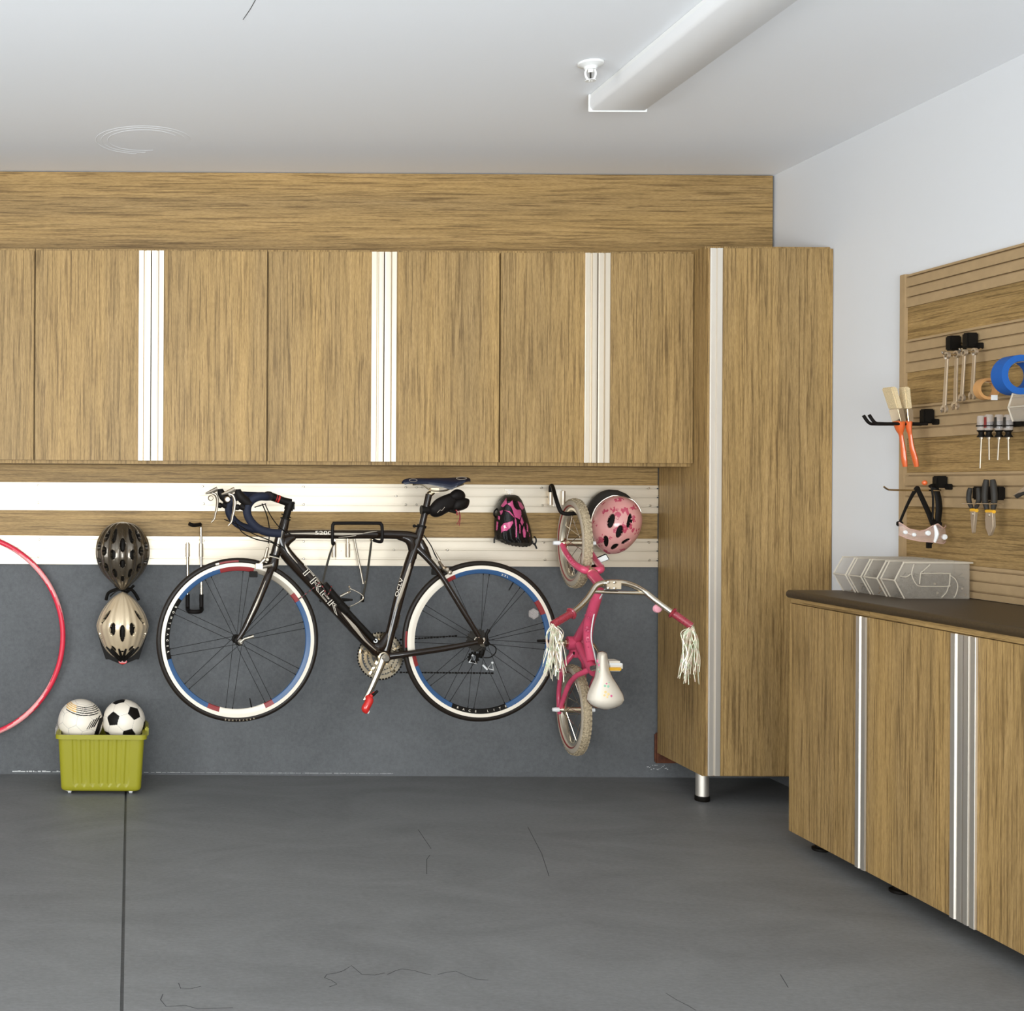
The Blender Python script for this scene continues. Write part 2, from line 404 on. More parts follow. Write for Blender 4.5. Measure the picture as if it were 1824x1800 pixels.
def back_panel(z0, z1, label):
    b = MB().box((xl, D-.013, z0), (xe, D-.001, z1)); tag(obj('wall_panel', b, WX, bevel=.0008), label, 'panel', 'oak panels on the back wall')
back_panel(RZ[0]+.0005, zc_bot+.02, 'narrow oak wall strip between upper cabinets and top aluminium rail')
back_panel(RZ[2]+.0005, RZ[1]-.0005, 'oak wall strip between the two aluminium slat rails')

# right wall tool board
RY0, RY1 = 4.268, 3.15
def zr(px, py): u, v = uv(px, py); return CH-v*(XR/u)
px0 = 1622
LV = [490, 548, 606, 664, 723, 781, 842, 901]
ZL = [zr(px0, y) for y in LV]
GR = [(.09,.006,.013),(.40,.006,.013),(.71,.006,.013)]
names = ['topmost', 'second', 'third', 'fourth', 'lowest']
rails = [(ZL[0],ZL[1]), (ZL[2],ZL[3]), (ZL[4],ZL[5]), (ZL[6],ZL[7]), (1.027, .919)]
rlab = ['topmost tan slat rail of the tool board, empty of tools', 'tan slat rail carrying the hanging wrenches', 'tan slat rail behind the paintbrush ferrules and screwdriver handles',
        'tan slat rail carrying the pliers and goggles', 'lowest tan slat rail, sitting on the dark countertop']
for (z1, z0), lb in zip(rails, rlab):
    gr = GR if z0 > .95 else [(.12,.006,.013),(.45,.006,.013),(.78,.006,.013)]
    b = MB(); b.prism([V((XR-o, RY1, z)) for z, o in rail_poly(z0, z1, .018, gr)], (0, RY0-RY1, 0))
    tag(obj('slat_rail', b, M_TAN, flat=True), lb, 'rail', 'tan slat rails on the right wall')
plab = ['oak board strip just above the wrench rail', 'oak board strip behind the wrench shafts and tape rolls', 'oak board strip behind the screwdriver blades and brush handles', 'tall oak board strip behind plier jaws and goggle lens']
for i, lb in enumerate(plab):
    z1 = rails[i][1]-.0005; z0 = rails[i+1][0]+.0005
    tag(obj('wall_panel', MB().box((XR-.012, RY1, z0), (XR-.001, RY0, z1)), WY), lb, 'panel', 'oak panels of the tool board')
tag(obj('edge_trim', MB().box((XR-.024, RY0+.0005, .92), (XR-.001, RY0+.028, ZL[0]+.003)), M_TAN, bevel=.001), 'vertical tan edge strip closing the left end of the tool board', 'trim')

# ---------------------------------------------------------------- cabinets
def handle_mb(p, along, out, L0, L1, w, side):
    """ribbed pull: p = point on door face at inner edge; along = unit vector away from the edge; out = outward; vertical L0..L1"""
    b = MB(); a = V(along); o = V(out)
    prof = [(0,.0005),(0,.006),(w*.10,.0065),(w*.40,.0065),(w*.435,.0006),(w*.515,.0006),(w*.60,.0075),(w*.97,.0075),(w,.0065),(w,.0005)]
    b.prism([p+a*x+o*y+V((0,0,L0-p.z)) for x, y in prof], (0,0,L1-L0)); return b
yF, yDoor = D/1.066, D/1.071
UX = [(px-248.2)/430.5 for px in (-353, 61.5, 476.5, 890.5, 1236.3)]
zU0, zU1, zd0, zd1 = CH+38.2/(K*1.066), 2.263, 1.385, 2.252
ulab = ['upper oak wall cabinet cut off by the left photo edge', 'upper oak double-door cabinet above the two helmets', 'upper oak double-door cabinet above the black road bike', 'narrower upper oak cabinet next to the tall locker']
for i, lb in enumerate(ulab):
    a, b = UX[i]+.0008, UX[i+1]-.0008
    c = thing('wall_cabinet', lb, 'cabinet', ((a+b)/2, (yF+D)/2, zU0), 'upper oak cabinets on the back wall')
    m = MB(); t = .018; yb = D-.0185
    m.box((a, yF, zU0), (b, yb, zU0+t)); m.box((a, yF, zU1-t), (b, yb, zU1))
    m.box((a, yF, zU0+t), (a+t, yb, zU1-t)); m.box((b-t, yF, zU0+t), (b, yb, zU1-t)); m.box((a+t, yb-.008, zU0+t), (b-t, yb, zU1-t))
    obj('carcass', m, WZ, c)
    mid = (a+b)/2; g = .0022
    for (d0, d1, hx, al) in ((a+.0025, mid-g, mid-g, -1), (mid+g, b-.0025, mid+g, 1)):
        d = obj('door', MB().box((d0, yDoor, zd0), (d1, yF-.0035, zd1)), WZ, c, bevel=.0008)
        obj('handle', handle_mb(V((hx, yDoor, 0)), (al,0,0), (0,-1,0), zd0, zd1, .050, al), M_ALU, d, flat=True)
# tall cabinet
tx0, tx1 = 923/K, XR-.003
yT, yTD = D/1.0907, D/1.096
c = thing('tall_cabinet', 'tall oak locker in the corner on a silver leg', 'cabinet', ((tx0+tx1)/2, (yT+D)/2, 0))
m = MB(); t = .018; z0, z1 = .113, 2.264; yb = D-.0195
m.box((tx0, yT, z0), (tx1, yb, z0+t)); m.box((tx0, yT, z1-t), (tx1, yb, z1)); m.box((tx0, yT, z0+t), (tx0+t, yb, z1-t)); m.box((tx1-t, yT, z0+t), (tx1, yb, z1-t)); m.box((tx0+t, yb-.008, z0+t), (tx1-t, yb, z1-t))
obj('carcass', m, WZ, c)
d = obj('door', MB().box((tx0+.001, yTD, .121), (tx1, yT-.0035, 2.253)), WZ, c, bevel=.0008)
obj('handle', handle_mb(V((tx0+.008, yTD, 0)), (1,0,0), (0,-1,0), .121, 2.252, .050, 1), M_ALU2, d, flat=True)
for lx, ly in ((tx0+.024, yT+.05),):
    lg = obj('leg', MB().lathe((lx, ly, 0), (0,0,1), [(.0255,.018),(.0255,.1125)], 24), M_ALU2, c)
    obj('foot_cap', MB().lathe((lx, ly, 0), (0,0,1), [(.0275,.0005),(.029,.004),(.029,.02),(.0262,.0215)], 24), M_BLACK, lg)
tag(obj('wood_block', MB().box((2.288, D-.019, .066), (2.55, D-.001, .20)), M_BROWN, bevel=.006), 'red-brown wood block on the wall under the tall locker', 'block')
# base cabinets along the right wall
xB = 2.347; ys = [4.228, 3.773, 3.773-.89]; zB0, zBt = .052, .8885
blab = ['single-door oak base cabinet at the far end of the counter', 'double-door oak base cabinet at the right photo edge']
for i in range(2):
    a, b = ys[i+1]+.0008, ys[i]-.0008
    c = thing('base_cabinet', blab[i], 'cabinet', ((xB+XR)/2, (a+b)/2, 0), 'oak base cabinets under the counter')
    xc = xB+.021; z0, z1 = zB0, zBt; m = MB()
    m.box((xc, a, z0), (XR-.003, b, z0+t)); m.box((xc, a, z1-t), (XR-.003, b, z1)); m.box((xc, a, z0+t), (XR-.003, a+t, z1-t)); m.box((xc, b-t, z0+t), (XR-.003, b, z1-t)); m.box((XR-.011, a+t, z0+t), (XR-.003, b-t, z1-t))
    obj('carcass', m, WZ, c)
    obj('top_rail', MB().box((xB+.006, a, zBt-.017), (xc-.0005, b, zBt)), WY, c)
    mid = (a+b)/2; g = .002
    doors = [(a+.002, b-.002, a+.002, 1)] if i == 0 else [(a+.002, mid-g, mid-g, -1), (mid+g, b-.002, mid+g, 1)]
    for d0, d1, hy, al in doors:
        d = obj('door', MB().box((xB, d0, zB0), (xc-.0035, d1, zBt-.019)), WZ, c, bevel=.0008)
        obj('handle', handle_mb(V((xB, hy, 0)), (0,al,0), (-1,0,0), zB0+.001, zBt-.0195, .049, al), M_ALU2, d, flat=True)
    for lx in (2.425, 2.72):
        for ly in ((b-.065,) if i == 0 else (b-.04, a+.06)):
            lg = obj('leg', MB().lathe((lx, ly, 0), (0,0,1), [(.026,.0005),(.028,.003),(.028,.010),(.018,.014),(.018,.046),(.03,.047),(.03,.0515)], 20), M_BLACK, c)
ct = MB(); zt0, zt1 = .889, .917
for (ye0, ye1) in ((ys[2], ys[0]+.006),):
    pf = [(XR-.002, zt0), (XR-.002, zt1)]+[(2.349-.014*math.sin(a), (zt0+zt1)/2+.014*math.cos(a)) for a in [PI*k/10 for k in range(11)]]
    ct.prism([V((x, ye0, z)) for x, z in pf], (0, ye1-ye0, 0))
tag(obj('countertop', ct, M_TOP, bevel=.004), 'dark brown laminate worktop with rounded front edge', 'countertop')
# ---------------------------------------------------------------- road bike
FH = at(423.5, 1139.3, 4.75); RH = at(855.5, 1141.6, 4.848)
bd = (RH-FH); bd.z = 0; bd.normalize()
bn = V((bd.y, -bd.x, 0))                       # towards the room
def B(px, py, off=0.0): return hit(px, py, FH+bn*off, bn)
def BP(pts, off=0.0): return [B(x, y, off) for x, y in pts]
UP = V((0,0,1))
bike = thing('road_bicycle', 'large black road bicycle with dropped handlebars hanging on the slat wall', 'bicycle', (0.9, FH.y+.05, FH.z-.335))
def band(th, lst, dflt):
    for a0, a1, m in lst:
        if a0 <= th <= a1: return m
    return dflt
def road_wheel(c, name, decal, spokes, sp_off, valve):
    w = obj(name, MB().lathe(c, bn, [(.3205+.0118*math.cos(a), .0118*math.sin(a)) for a in [2*PI*k/12 for k in range(12)]], 120, closedprof=True), M_TYRE, bike)
    # angle measured counter-clockwise from +bd (image right)
    prof = [(.3125,.0085),(.3125,-.0085)] 
    prof = [(.313,-.0095),(.313,.0095),(.2985,.0105),(.2965,.0105),(.281,.0055),(.279,0),(.281,-.0055),(.2965,-.0105),(.2985,-.0105)]
    def mf(i, f):
        th = (90+f*360) % 360           # lathe turns from up towards the photo's left
        if i in (1, 7): return 0
        if i in (8, 0): return 0
        return band(th, decal, 1)
    obj('rim', MB().lathe(c, bn, prof, 144, mf=mf, closedprof=True), [M_WHITE, M_BLACK, M_BLUE, M_DKRED, M_SILVERP], w)
    hb = MB().lathe(c, bn, [(.006,-.052),(.009,-.05),(.009,-.040),(.019,-.036),(.019,-.032),(.012,-.028),(.010,0),(.012,.028),(.019,.032),(.019,.036),(.010,.040),(.009,.052),(.004,.055)], 20)
    obj('hub', hb, M_STEEL if name == 'rear_wheel' else M_BLACK, w)
    s = MB()
    for k, th in enumerate(spokes):
        for sg in (-1, 1):
            a = math.radians(th+sg*sp_off); ah = math.radians(th+sg*(40 if sp_off < 6 else 60))
            e = c+(bd*math.cos(a)+UP*math.sin(a))*.281
            h = c+(bd*math.cos(ah)+UP*math.sin(ah))*.018+bn*(.033*sg)
            s.tube([h, e], .0010, 5); s.cyl(e, e+(h-e)*.03, .0020, 6)
    obj('spokes', s, M_BLACK, w)
    a = math.radians(valve); v0 = c+(bd*math.cos(a)+UP*math.sin(a))*.281
    obj('valve', MB().tube([v0, v0+(c-v0)*.14], [.003,.002], 8), M_BLACK, w)
    return w
FW = road_wheel(FH, 'front_wheel', [(-1,32,2),(32,40,3),(40,78,4),(78,100,3),(100,104,3),(104,144,2),(144,196,1),(196,246,2),(246,256,3),(256,292,0),(292,300,3),(300,361,2)],
                [12,45,83,116,155,190,222,263,297,332], 2.8, 282)
RW = road_wheel(RH, 'rear_wheel', [(-1,22,2),(22,34,3),(34,112,2),(112,122,3),(122,190,0),(190,200,3),(200,244,2),(244,292,1),(292,361,2)],
                [13,50,85,118,150,178,218,240,262,295,325,355], 2.6, 60)
def arc_text(mb, s, c, r, th0, dth, size, h, flip=False):
    for i, ch in enumerate(s):
        if ch == ' ': continue
        a = math.radians(th0+dth*i); rad = bd*math.cos(a)+UP*math.sin(a); tan = -bd*math.sin(a)+UP*math.cos(a)
        ex, ey = (tan, -rad) if not flip else (-tan, rad)
        text_mb(mb, ch, size, (c+rad*r+bn*h, ex, ey, bn), .0002)
t = MB(); arc_text(t, 'BONTRAGER', FH, .3235, 261, 2.6, .010, .0122); obj('tyre_lettering', t, M_GOLD, FW, flat=True)
t = MB(); arc_text(t, 'BONTRAGER', FH, .2885, 152, 4.6, .012, .0102); obj('rim_lettering', t, M_WHITE, FW, flat=True)
t = MB(); arc_text(t, 'RACE LITE', RH, .2885, 250, 5.2, .013, .0102); obj('rim_lettering', t, M_WHITE, RW, flat=True)
t = MB(); arc_text(t, 'XXL', RH, .2885, 72, -2.4, .012, .0102, True); obj('rim_decal', t, M_WHITE, RW, flat=True)
# patches on tyre (red label)
def tyre_patch(c, th0, th1, r, h, mat, par, wd=.0045):
    p = []
    for k in range(13):
        a = math.radians(lerp(th0, th1, k/12)); p.append(c+(bd*math.cos(a)+UP*math.sin(a))*r+bn*h)
    obj('tyre_label', MB().tube(p, wd, 6, flat=.25, up=bn), mat, par)
tyre_patch(FH, 90, 104, .3195, .0112, M_DKRED, FW); tyre_patch(FH, 104.5, 107, .3195, .0112, M_GOLD, FW); tyre_patch(RH, 172, 184, .3195, .0112, M_DKRED, RW)
# frame
fr = MB()
TT = BP([(503,952),(540,951),(600,951.5),(680,951.5),(722,953),(745,957)])
fr.tube(spline(TT, 4), [.018,.0175,.018,.018,.018,.019,.016], 14)
fr.tube(spline(BP([(499,958),(510,986),(560,1040),(620,1105),(655,1143),(683,1169)]), 4), [.024,.0265,.0275,.0265,.0245,.022], 14)
fr.tube(spline(BP([(751,936),(744,960),(730,1000),(712,1060),(697,1120),(684,1168)]), 4), [.0175,.0185,.0205,.0215,.0195,.022], 14)
fr.tube(BP([(508.5,924),(505,938),(496,968),(489,991)]), [.0185,.0205,.0205,.020], 16)
fr.tube(spline(BP([(524,955),(507,966),(502,988)]), 4), [.014,.024,.016], 12)
fr.tube(spline(BP([(708,955),(731,963),(736,995)]), 4), [.012,.022,.014], 12)
fr.tube(spline(BP([(748,962),(754,978),(764,996)]), 4), [.014,.021,.013], 12)
fr.tube(spline(BP([(652,1138),(676,1152),(692,1128)]), 4), [.016,.026,.015], 12)
fr.ball(B(684,1168), .030, .036, .030)
for sg in (-1, 1):
    fr.tube(spline([B(738,972), B(757,990, .014*sg), B(784,1022, .026*sg), B(825,1088, .046*sg), B(853,1133, .058*sg)], 4), [.016,.0125,.0115,.0115,.0095], 10)
    fr.tube(spline([B(687,1169,.008*sg), B(720,1165,.03*sg), B(790,1155,.045*sg), B(850,1143.5,.058*sg)], 4), [.017,.0135,.0125,.009], 10)
    q = B(855.5,1141.6,.058*sg); fr.lathe(q-bn*.003, bn, [(.014,0),(.014,.006)], 16)
fr.tube(BP([(776,1022),(792,1014)]), .010, 8)
FRM = obj('frame', fr, M_GLOSSB, bike)
# painted silver flashes on the tubes
fl = MB()
def flash(pts, offs, rad):
    fl.tube(spline([B(x, y, o) for (x, y), o in zip(pts, offs)], 6), rad, 6, flat=.25, up=bn)
flash([(512,950),(560,950),(610,951),(660,950)], [.018,.0172,.0172,.0168], [.001,.005,.006,.001])
flash([(603,957),(630,954),(655,948),(672,946)], [.0165,.0172,.0158,.0145], [.0006,.002,.002,.0006])
flash([(608,1090),(632,1117),(650,1140),(672,1160)], [.0268,.0262,.0248,.022], [.001,.0085,.004,.001])
flash([(740,975),(727,1018),(713,1060),(703,1090)], [.0165,.0200,.0222,.021], [.001,.007,.0075,.001])
flash([(697,1112),(693,1130),(689,1148)], [.0180,.0185,.018], [.001,.0028,.001])
flash([(502,946),(498,960),(492,982)], [.0205,.0205,.0205], [.004,.007,.003])
flash([(505,965),(515,985),(530,1003)], [.0215,.0262,.0268], [.003,.004,.001])
obj('paint_flash', fl, M_SILVERP, FRM)
t = MB()
o0 = B(571, 1050, .0282); ex = (B(607,1092,.0282)-B(535,1005,.0282)).normalized(); ey = bn.cross(ex); ey = -ey if ey.z < 0 else ey
text_mb(t, 'TREK', .046, (o0, ex, ey, bn), outline=.0007, sx=2.25); obj('frame_lettering', t, M_WHITE, FRM, flat=True)
t = MB(); o0 = B(576, 949, .0184); text_mb(t, '5200', .021, (o0, bd, UP, bn), .0003, sx=1.7); obj('model_number', t, M_WHITE, FRM, flat=True)
t = MB(); o0 = B(711, 1046, .0235); e1 = (B(717,1028)-B(705,1066)).normalized(); e2 = bn.cross(e1); text_mb(t, 'OCLV', .020, (o0, e1, e2, bn), .0003, sx=1.5); obj('frame_decal', t, M_WHITE, FRM, flat=True)
# fork
fk = MB()
fk.tube(BP([(488.5,993),(486,1003),(483,1015)]), [.020,.024,.022], 14)
for sg in (-1, 1):
    fk.tube(spline([B(484,1010,.022*sg), B(476,1030,.036*sg), B(455,1080,.048*sg), B(436,1119,.052*sg), B(424,1139,.052*sg)], 4), [.013,.0165,.0155,.012,.008], 12)
FK = obj('fork', fk, M_GLOSSB, bike)
obj('fork_flash', MB().tube(spline([B(473,1034,.054), B(456,1077,.064), B(440,1110,.066)], 5), [.001,.0042,.001], 6, flat=.25, up=bn), M_SILVERP, FK)
for p_ in ([(508.8,922.5),(508.2,925)], [(510,917.5),(509.4,919)], [(489.4,987.5),(488.7,991)]): obj('headset_ring', MB().tube(BP(p_), .0215, 16), M_BLACK, bike)
st = MB().tube(BP([(508.5,924),(515.5,900)]), .0145, 14).tube(BP([(517.5,896),(505,892),(478,882)]), [.018,.0155,.017], 14).tube(BP([(513.5,908),(518,893)]), .0185, 14)
st.lathe(B(476,883,-.021), bn, [(.019,0),(.019,.042)], 16)
st.box(B(511,893)-V((0,.012,0)), B(524,907)+V((0,.012,0)))
STM = obj('stem', st, M_BLACK, bike)
obj('stem_stripe', MB().tube(BP([(497.5,889),(494.5,888)]), .0163, 14).tube(BP([(492.5,887.3),(491.5,887)]), .0164, 14), M_RED, STM)
# handlebar: near drop and its mirror
nb = [(478,884,.03),(478,884,.13),(474,884,.185),(462,884,.20),(449,890,.20),(441,902,.205),(441,917,.205),(449,931,.205),(462,942,.205),(480,948,.205),(500,950,.205)]
for sg in (1, -1):
    P = [B(x, y, 0)+bn*o*sg*.82 for x, y, o in nb] if sg < 0 else None
    NB = [B(x, y, o) for x, y, o in nb]
    if sg < 0: NB = [p-bn*(2*o) for p, (_, _, o) in zip(NB, nb)]
    hb = obj('handlebar', MB().tube(spline(NB, 6), .0165, 12), M_TAPE, bike)
    sh = V((0,0,0)) if sg > 0 else -bn*.41
    hd = MB().tube(spline([B(x, y, .205)+sh for x, y in ((446,898),(438,893),(430,886),(425,878),(424,871))], 4), [.016,.0185,.0185,.016,.010], 12)
    hd.ball(B(423,903,.205)+sh, .012); hd.tube([B(441,908,.205)+sh, B(428,900,.205)+sh], [.012,.014], 10)
    h = obj('brake_hood', hd, M_RUBBER, hb)
    lv = MB().tube(spline([B(x, y, .205)+sh for x, y in ((406,879),(414,882),(418,892),(417,907),(414,920),(412,929),(406,936))], 5), [.005,.008,.0085,.0075,.006,.0055,.0035], 10, flat=.8)
    lv.tube([B(418,871,.205)+sh, B(405,877,.205)+sh, B(395,880,.205)+sh], [.010,.008,.003], 8)
    lv.lathe(B(405,889,.205)+sh, bn, [(.010,-.006),(.012,0),(.009,.006)], 14)
    obj('brake_lever', lv, M_LEVER, h)
cb = MB()
for pts in ([(418,927,.2),(432,948,.18),(456,960,.12),(484,966,.05),(498,975,.024)], [(400,925,-.2),(425,935,-.1),(450,950,0),(475,960,.02),(503,973,.025)],
            [(467,897,.12),(476,920,.05),(480,945,.03),(478,968,.02)], [(472,897,.05),(482,918,.04),(497,938,.03),(512,948,.022),(519,952,.02)], [(454,903,.18),(464,900,.1),(473,897,.02)],
            [(503,973,.025),(560,1043,.026),(620,1115,.025),(665,1166,.02)], [(755,953,.01),(768,972,.02),(776,990,.02),(786,1003,.02)], [(857,1144,.02),(880,1150,.03),(883,1161,.03),(874,1170,.03),(862,1171,.03)]):
    obj('cable', MB().tube(spline([B(*p) for p in pts], 6), .0023, 6), M_BLACK, bike)
# brakes
def caliper(cx, cy, tx, ty, ax, ay):
    m = MB().tube(BP([(cx, cy), (ax, ay)], .028), [.009,.006], 10).tube([B(cx,cy,.02), B(tx,ty,.03)], [.008,.006], 8)
    m.tube([B(cx,cy,-.02), B(ax,ay,-.03)], .007, 8).lathe(B(cx,cy,-.01), bn, [(.010,0),(.010,.04),(.006,.046)], 14)
    return m
fb = caliper(472, 995, 477, 975, 459, 1008); fb.tube([B(474,990,.02), B(479,966,.02)], [.005,.0025], 8).box(B(455,1003,.02), B(468,1013,.04)); fb.tube([B(466,1010,.03), B(485,1006,.03)], .007, 8)
FB = obj('front_brake', fb, M_LEVER, bike)
obj('brake_pad', MB().box(B(444,1017,.012), B(459,1028,.030)), M_BLACK, FB, bevel=.002)
rb = caliper(790, 1012, 782, 1000, 801, 1020); rb.tube(spline(BP([(783,998),(776,985),(771,975)], .02), 4), [.006,.004,.002], 8); rb.lathe(B(800,1019,.02), bn, [(.008,0),(.009,.012),(.004,.015)], 12)
RB = obj('rear_brake', rb, M_LEVER, bike)
obj('brake_pad', MB().box(B(768,1012,.012), B(782,1024,.03)), M_BLACK, RB, bevel=.002)
# seat
sp = MB().tube(BP([(750,942),(764,880)]), .0138, 16); SP = obj('seatpost', sp, M_GLOSSB, bike)
obj('seat_collar', MB().tube(BP([(750.5,939),(751.5,935)]), .0195, 16).ball(B(738,936.5,.01), .007).tube(BP([(752,937),(738,937)], .012), .004, 8), M_BLACK, SP)
sr = MB()
for sg in (-1, 1):
    sr.tube(spline([B(735,863,.012*sg), B(752,863,.02*sg), B(768,873,.022*sg), B(790,874,.022*sg), B(808,868,.025*sg), B(826,862,.03*sg)], 4), .0035, 8)
sr.box(B(764,869,-.02), B(782,877,.02)); sr.tube(BP([(764,881),(771,875)]), .013, 10)
obj('saddle_rails', sr, M_GOLD, SP)
def sad(u, v):
    px = lerp(715.5, 838, u)
    hw = ease([(0,.004),(.03,.016),(.12,.021),(.4,.026),(.6,.042),(.8,.066),(.93,.068),(1,.03)], u)
    top = ease([(0,858),(.03,853.5),(.12,851),(.4,851.5),(.7,850.5),(.9,849),(.97,850),(1,853)], u)
    dip = ease([(0,3),(.05,10),(.4,11),(.6,17),(.72,22),(.85,14),(1,5)], u)
    w = (v*2-1); a = abs(w)
    return B(px, top+dip*a**2.6, hw*math.copysign(min(1, a*1.25) if a < .8 else 1, w))
SD = obj('saddle', MB().surf(sad, 40, 24).surf(lambda u, v: sad(u, v)-V((0,0,.004 if 0<u<1 and 0<v<1 else 0)), 40, 24), M_NAVY, bike)
for (x, y, rx, ry) in ((736,855,7,2.4), (822,851.5,9,2.2)):
    ol = MB().tube([B(x+rx*math.cos(a), y+ry*math.sin(a), .028 if x < 800 else .066) for a in [2*PI*k/24 for k in range(24)]], .0010, 5, closed=True)
    obj('saddle_stitching', ol, M_SILVERP, SD)
# crank, pedal, chain
cc_ = B(678, 1168, -.045)
def ring(mb, c, r0, r1, th, teeth=0):
    n = 240 if teeth else 64; pr = []
    for k in range(n):
        a = 2*PI*k/n; rr_ = r1
        if teeth: rr_ = r1-(.0045 if (k*teeth*2//n) % 2 else 0)
        pr.append((a, rr_))
    vs = []; 
    for h in (0, th):
        for a, rr_ in pr: vs.append(c+bn*h+(bd*math.cos(a)+UP*math.sin(a))*rr_)
        for a, rr_ in pr: vs.append(c+bn*h+(bd*math.cos(a)+UP*math.sin(a))*r0)
    fs = []
    for k in range(n):
        l = (k+1) % n
        fs += [(k, l, n+l, n+k), (2*n+k, 3*n+k, 3*n+l, 2*n+l), (k, 2*n+k, 2*n+l, l), (n+k, n+l, 3*n+l, 3*n+k)]
    mb.add(vs, fs)
cg = MB(); ring(cg, cc_-bn*.004, .080, .0985, .003, 48); ring(cg, cc_+bn*.004, .060, .076, .003, 40); ring(cg, cc_+bn*.010, .040, .057, .003, 30)
for k in range(5):
    a = 2*PI*k/5+.4; e = bd*math.cos(a)+UP*math.sin(a); cg.tube([cc_+e*.012, cc_+e*.088], [.014,.008], 8); cg.lathe(cc_+e*.068+bn*.004, bn, [(.007,0),(.006,.012)], 10)
cg.lathe(cc_, bn, [(.028,-.004),(.028,.02)], 24)
CG = obj('chainring', cg, M_GOLD, bike)
ca = MB().tube(spline([B(684,1170,.075), B(676,1192,.078), B(663,1222,.080), B(653,1242,.082), B(648,1247,.082)], 5), [.0155,.0140,.0125,.0115,.008], 14, flat=.7, up=bn)
ca.lathe(B(684,1170,.06), bn, [(.016,0),(.017,.024),(.013,.028)], 24)
CA = obj('crank_arm', ca, M_STEEL, bike)
obj('crank_bolt', MB().lathe(B(684,1170,.087), bn, [(.006,0),(.005,.003)], 12), M_SILVERP, CA)
obj('bottom_bracket_cup', MB().lathe(B(682,1170,.034), bn, [(.021,0),(.022,.012),(.019,.014)], 24), M_GOLD, bike)
pd = MB().tube(spline([B(654,1239,.10), B(658,1246,.11), B(655,1254,.115), B(651,1262,.115), B(655,1266,.115)], 4), [.010,.017,.016,.017,.013], 12)
pd.tube(BP([(660,1240),(668,1233)], .11), [.009,.006], 10)
PD = obj('pedal', pd, M_RED, bike)
obj('pedal_clip', MB().tube(BP([(663,1238),(673,1230)], .112), [.008,.005], 8), M_BLACK, PD)
obj('pedal_bumper', MB().tube(BP([(650,1265),(657,1268)], .11), .007, 8), M_PURE, PD)
ch = MB()
def chain(p, q):
    n = int((q-p).length/.0127); d = (q-p)/n
    for k in range(n):
        c0 = p+d*k; ch.tube([c0, c0+d*.8], .0032 if k % 2 else .0042, 6, flat=.5, up=bn)
chain(B(712,1197,-.05), B(880,1198.5,-.05)); chain(B(712,1139,-.05), B(815,1132,-.05))
for k in range(46):
    a = 2*PI*(k/46); ch.tube([cc_+(bd*math.cos(x)+UP*math.sin(x))*.097 for x in (a, a+.09)], .0036, 6, flat=.5, up=bn)
obj('chain', ch, M_BLACK, bike)
cs = MB()
for i, r in enumerate((.030,.033,.037,.041,.045,.049)): ring(cs, RH-bn*(.046-.003*i), .012, r, .0016, 20)
obj('cassette', cs, M_GREY, bike)
rd = MB().tube(spline([B(862,1152,-.055), B(858,1162,-.06), B(855,1170,-.055)], 4), [.010,.012,.010], 10)
ring(rd, B(843,1171,-.05), .012, .026, .006, 11); 
RDR = obj('rear_derailleur', rd, M_BLACK, bike)
cg2 = MB()
for tri in ([(836,1179),(842,1167),(849,1182)], [(868,1190),(877,1180),(879,1193)]):
    cg2.tube([B(x, y, -.035) for x, y in tri], .0036, 8, closed=True); cg2.ball(B(*tri[1], -.035), .005)
cg2.tube(BP([(860,1184),(868,1192)], -.035), .004, 8)
obj('derailleur_cage', cg2, M_PURE, RDR)
fd = MB().tube(spline(BP([(712,1095),(706,1112),(701,1128)], -.045), 4), [.004,.009,.006], 8).tube(BP([(702,1093),(712,1090)], -.03), .006, 8); obj('front_derailleur', fd, M_STEEL, bike)
# quick releases
obj('quick_release', MB().lathe(FH+bn*.058, bn, [(.010,0),(.012,.008),(.006,.014)], 16).tube([FH+bn*.068, B(435,1138,.07), B(452,1133,.075)], [.006,.0055,.007], 8), M_STEEL, bike)
obj('quick_release', MB().lathe(RH+bn*.062, bn, [(.010,0),(.012,.008),(.006,.014)], 16).tube([RH+bn*.072, B(866,1130,.078), B(871,1121,.078)], [.006,.006,.0075], 8), M_BLACK, bike)
# bottle cage and frame pump
bc = MB()
for o in (-.034, .034):
    bc.tube(spline([B(617,1083,o*.3), B(640,1072,o), B(647,1064,o), B(640,1056,o), B(624,1048,o), B(622,1045,o*.4)], 5), .0028, 8)
bc.tube(BP([(606,1062),(624,1053)], .0), .005, 8).tube([B(624,1050,-.03), B(622,1044,0), B(624,1050,.03)], .0035, 8)
BC = obj('bottle_cage', bc, M_STEEL, bike)
obj('cage_mount', MB().tube(BP([(608,1068),(628,1068)], 0), [.008,.004], 8), M_BLACK, BC)
pm = MB().tube(BP([(577,1040),(612,1081)], .028), .0155, 14).tube(BP([(612,1081),(668,1141)], .028), .0105, 14).tube(BP([(604,1074),(618,1088)], .03), .0175, 12)
pm.lathe(B(669,1141,.022), bn, [(.010,0),(.010,.012)], 16)
PM = obj('frame_pump', pm, M_BLACK, bike)
obj('pump_ring', MB().tube([B(669,1141,.036)+(bd*math.cos(a)+UP*math.sin(a))*.0065 for a in [2*PI*k/16 for k in range(16)]], .0022, 6, closed=True), M_PURE, PM)
rf = MB().lathe(B(951,1093,.006), bn, [(.0,.006),(.020,.006),(.023,.002),(.023,-.006),(.0,-.008)], 6)
obj('wheel_reflector', rf, M_CLEAR, bike)
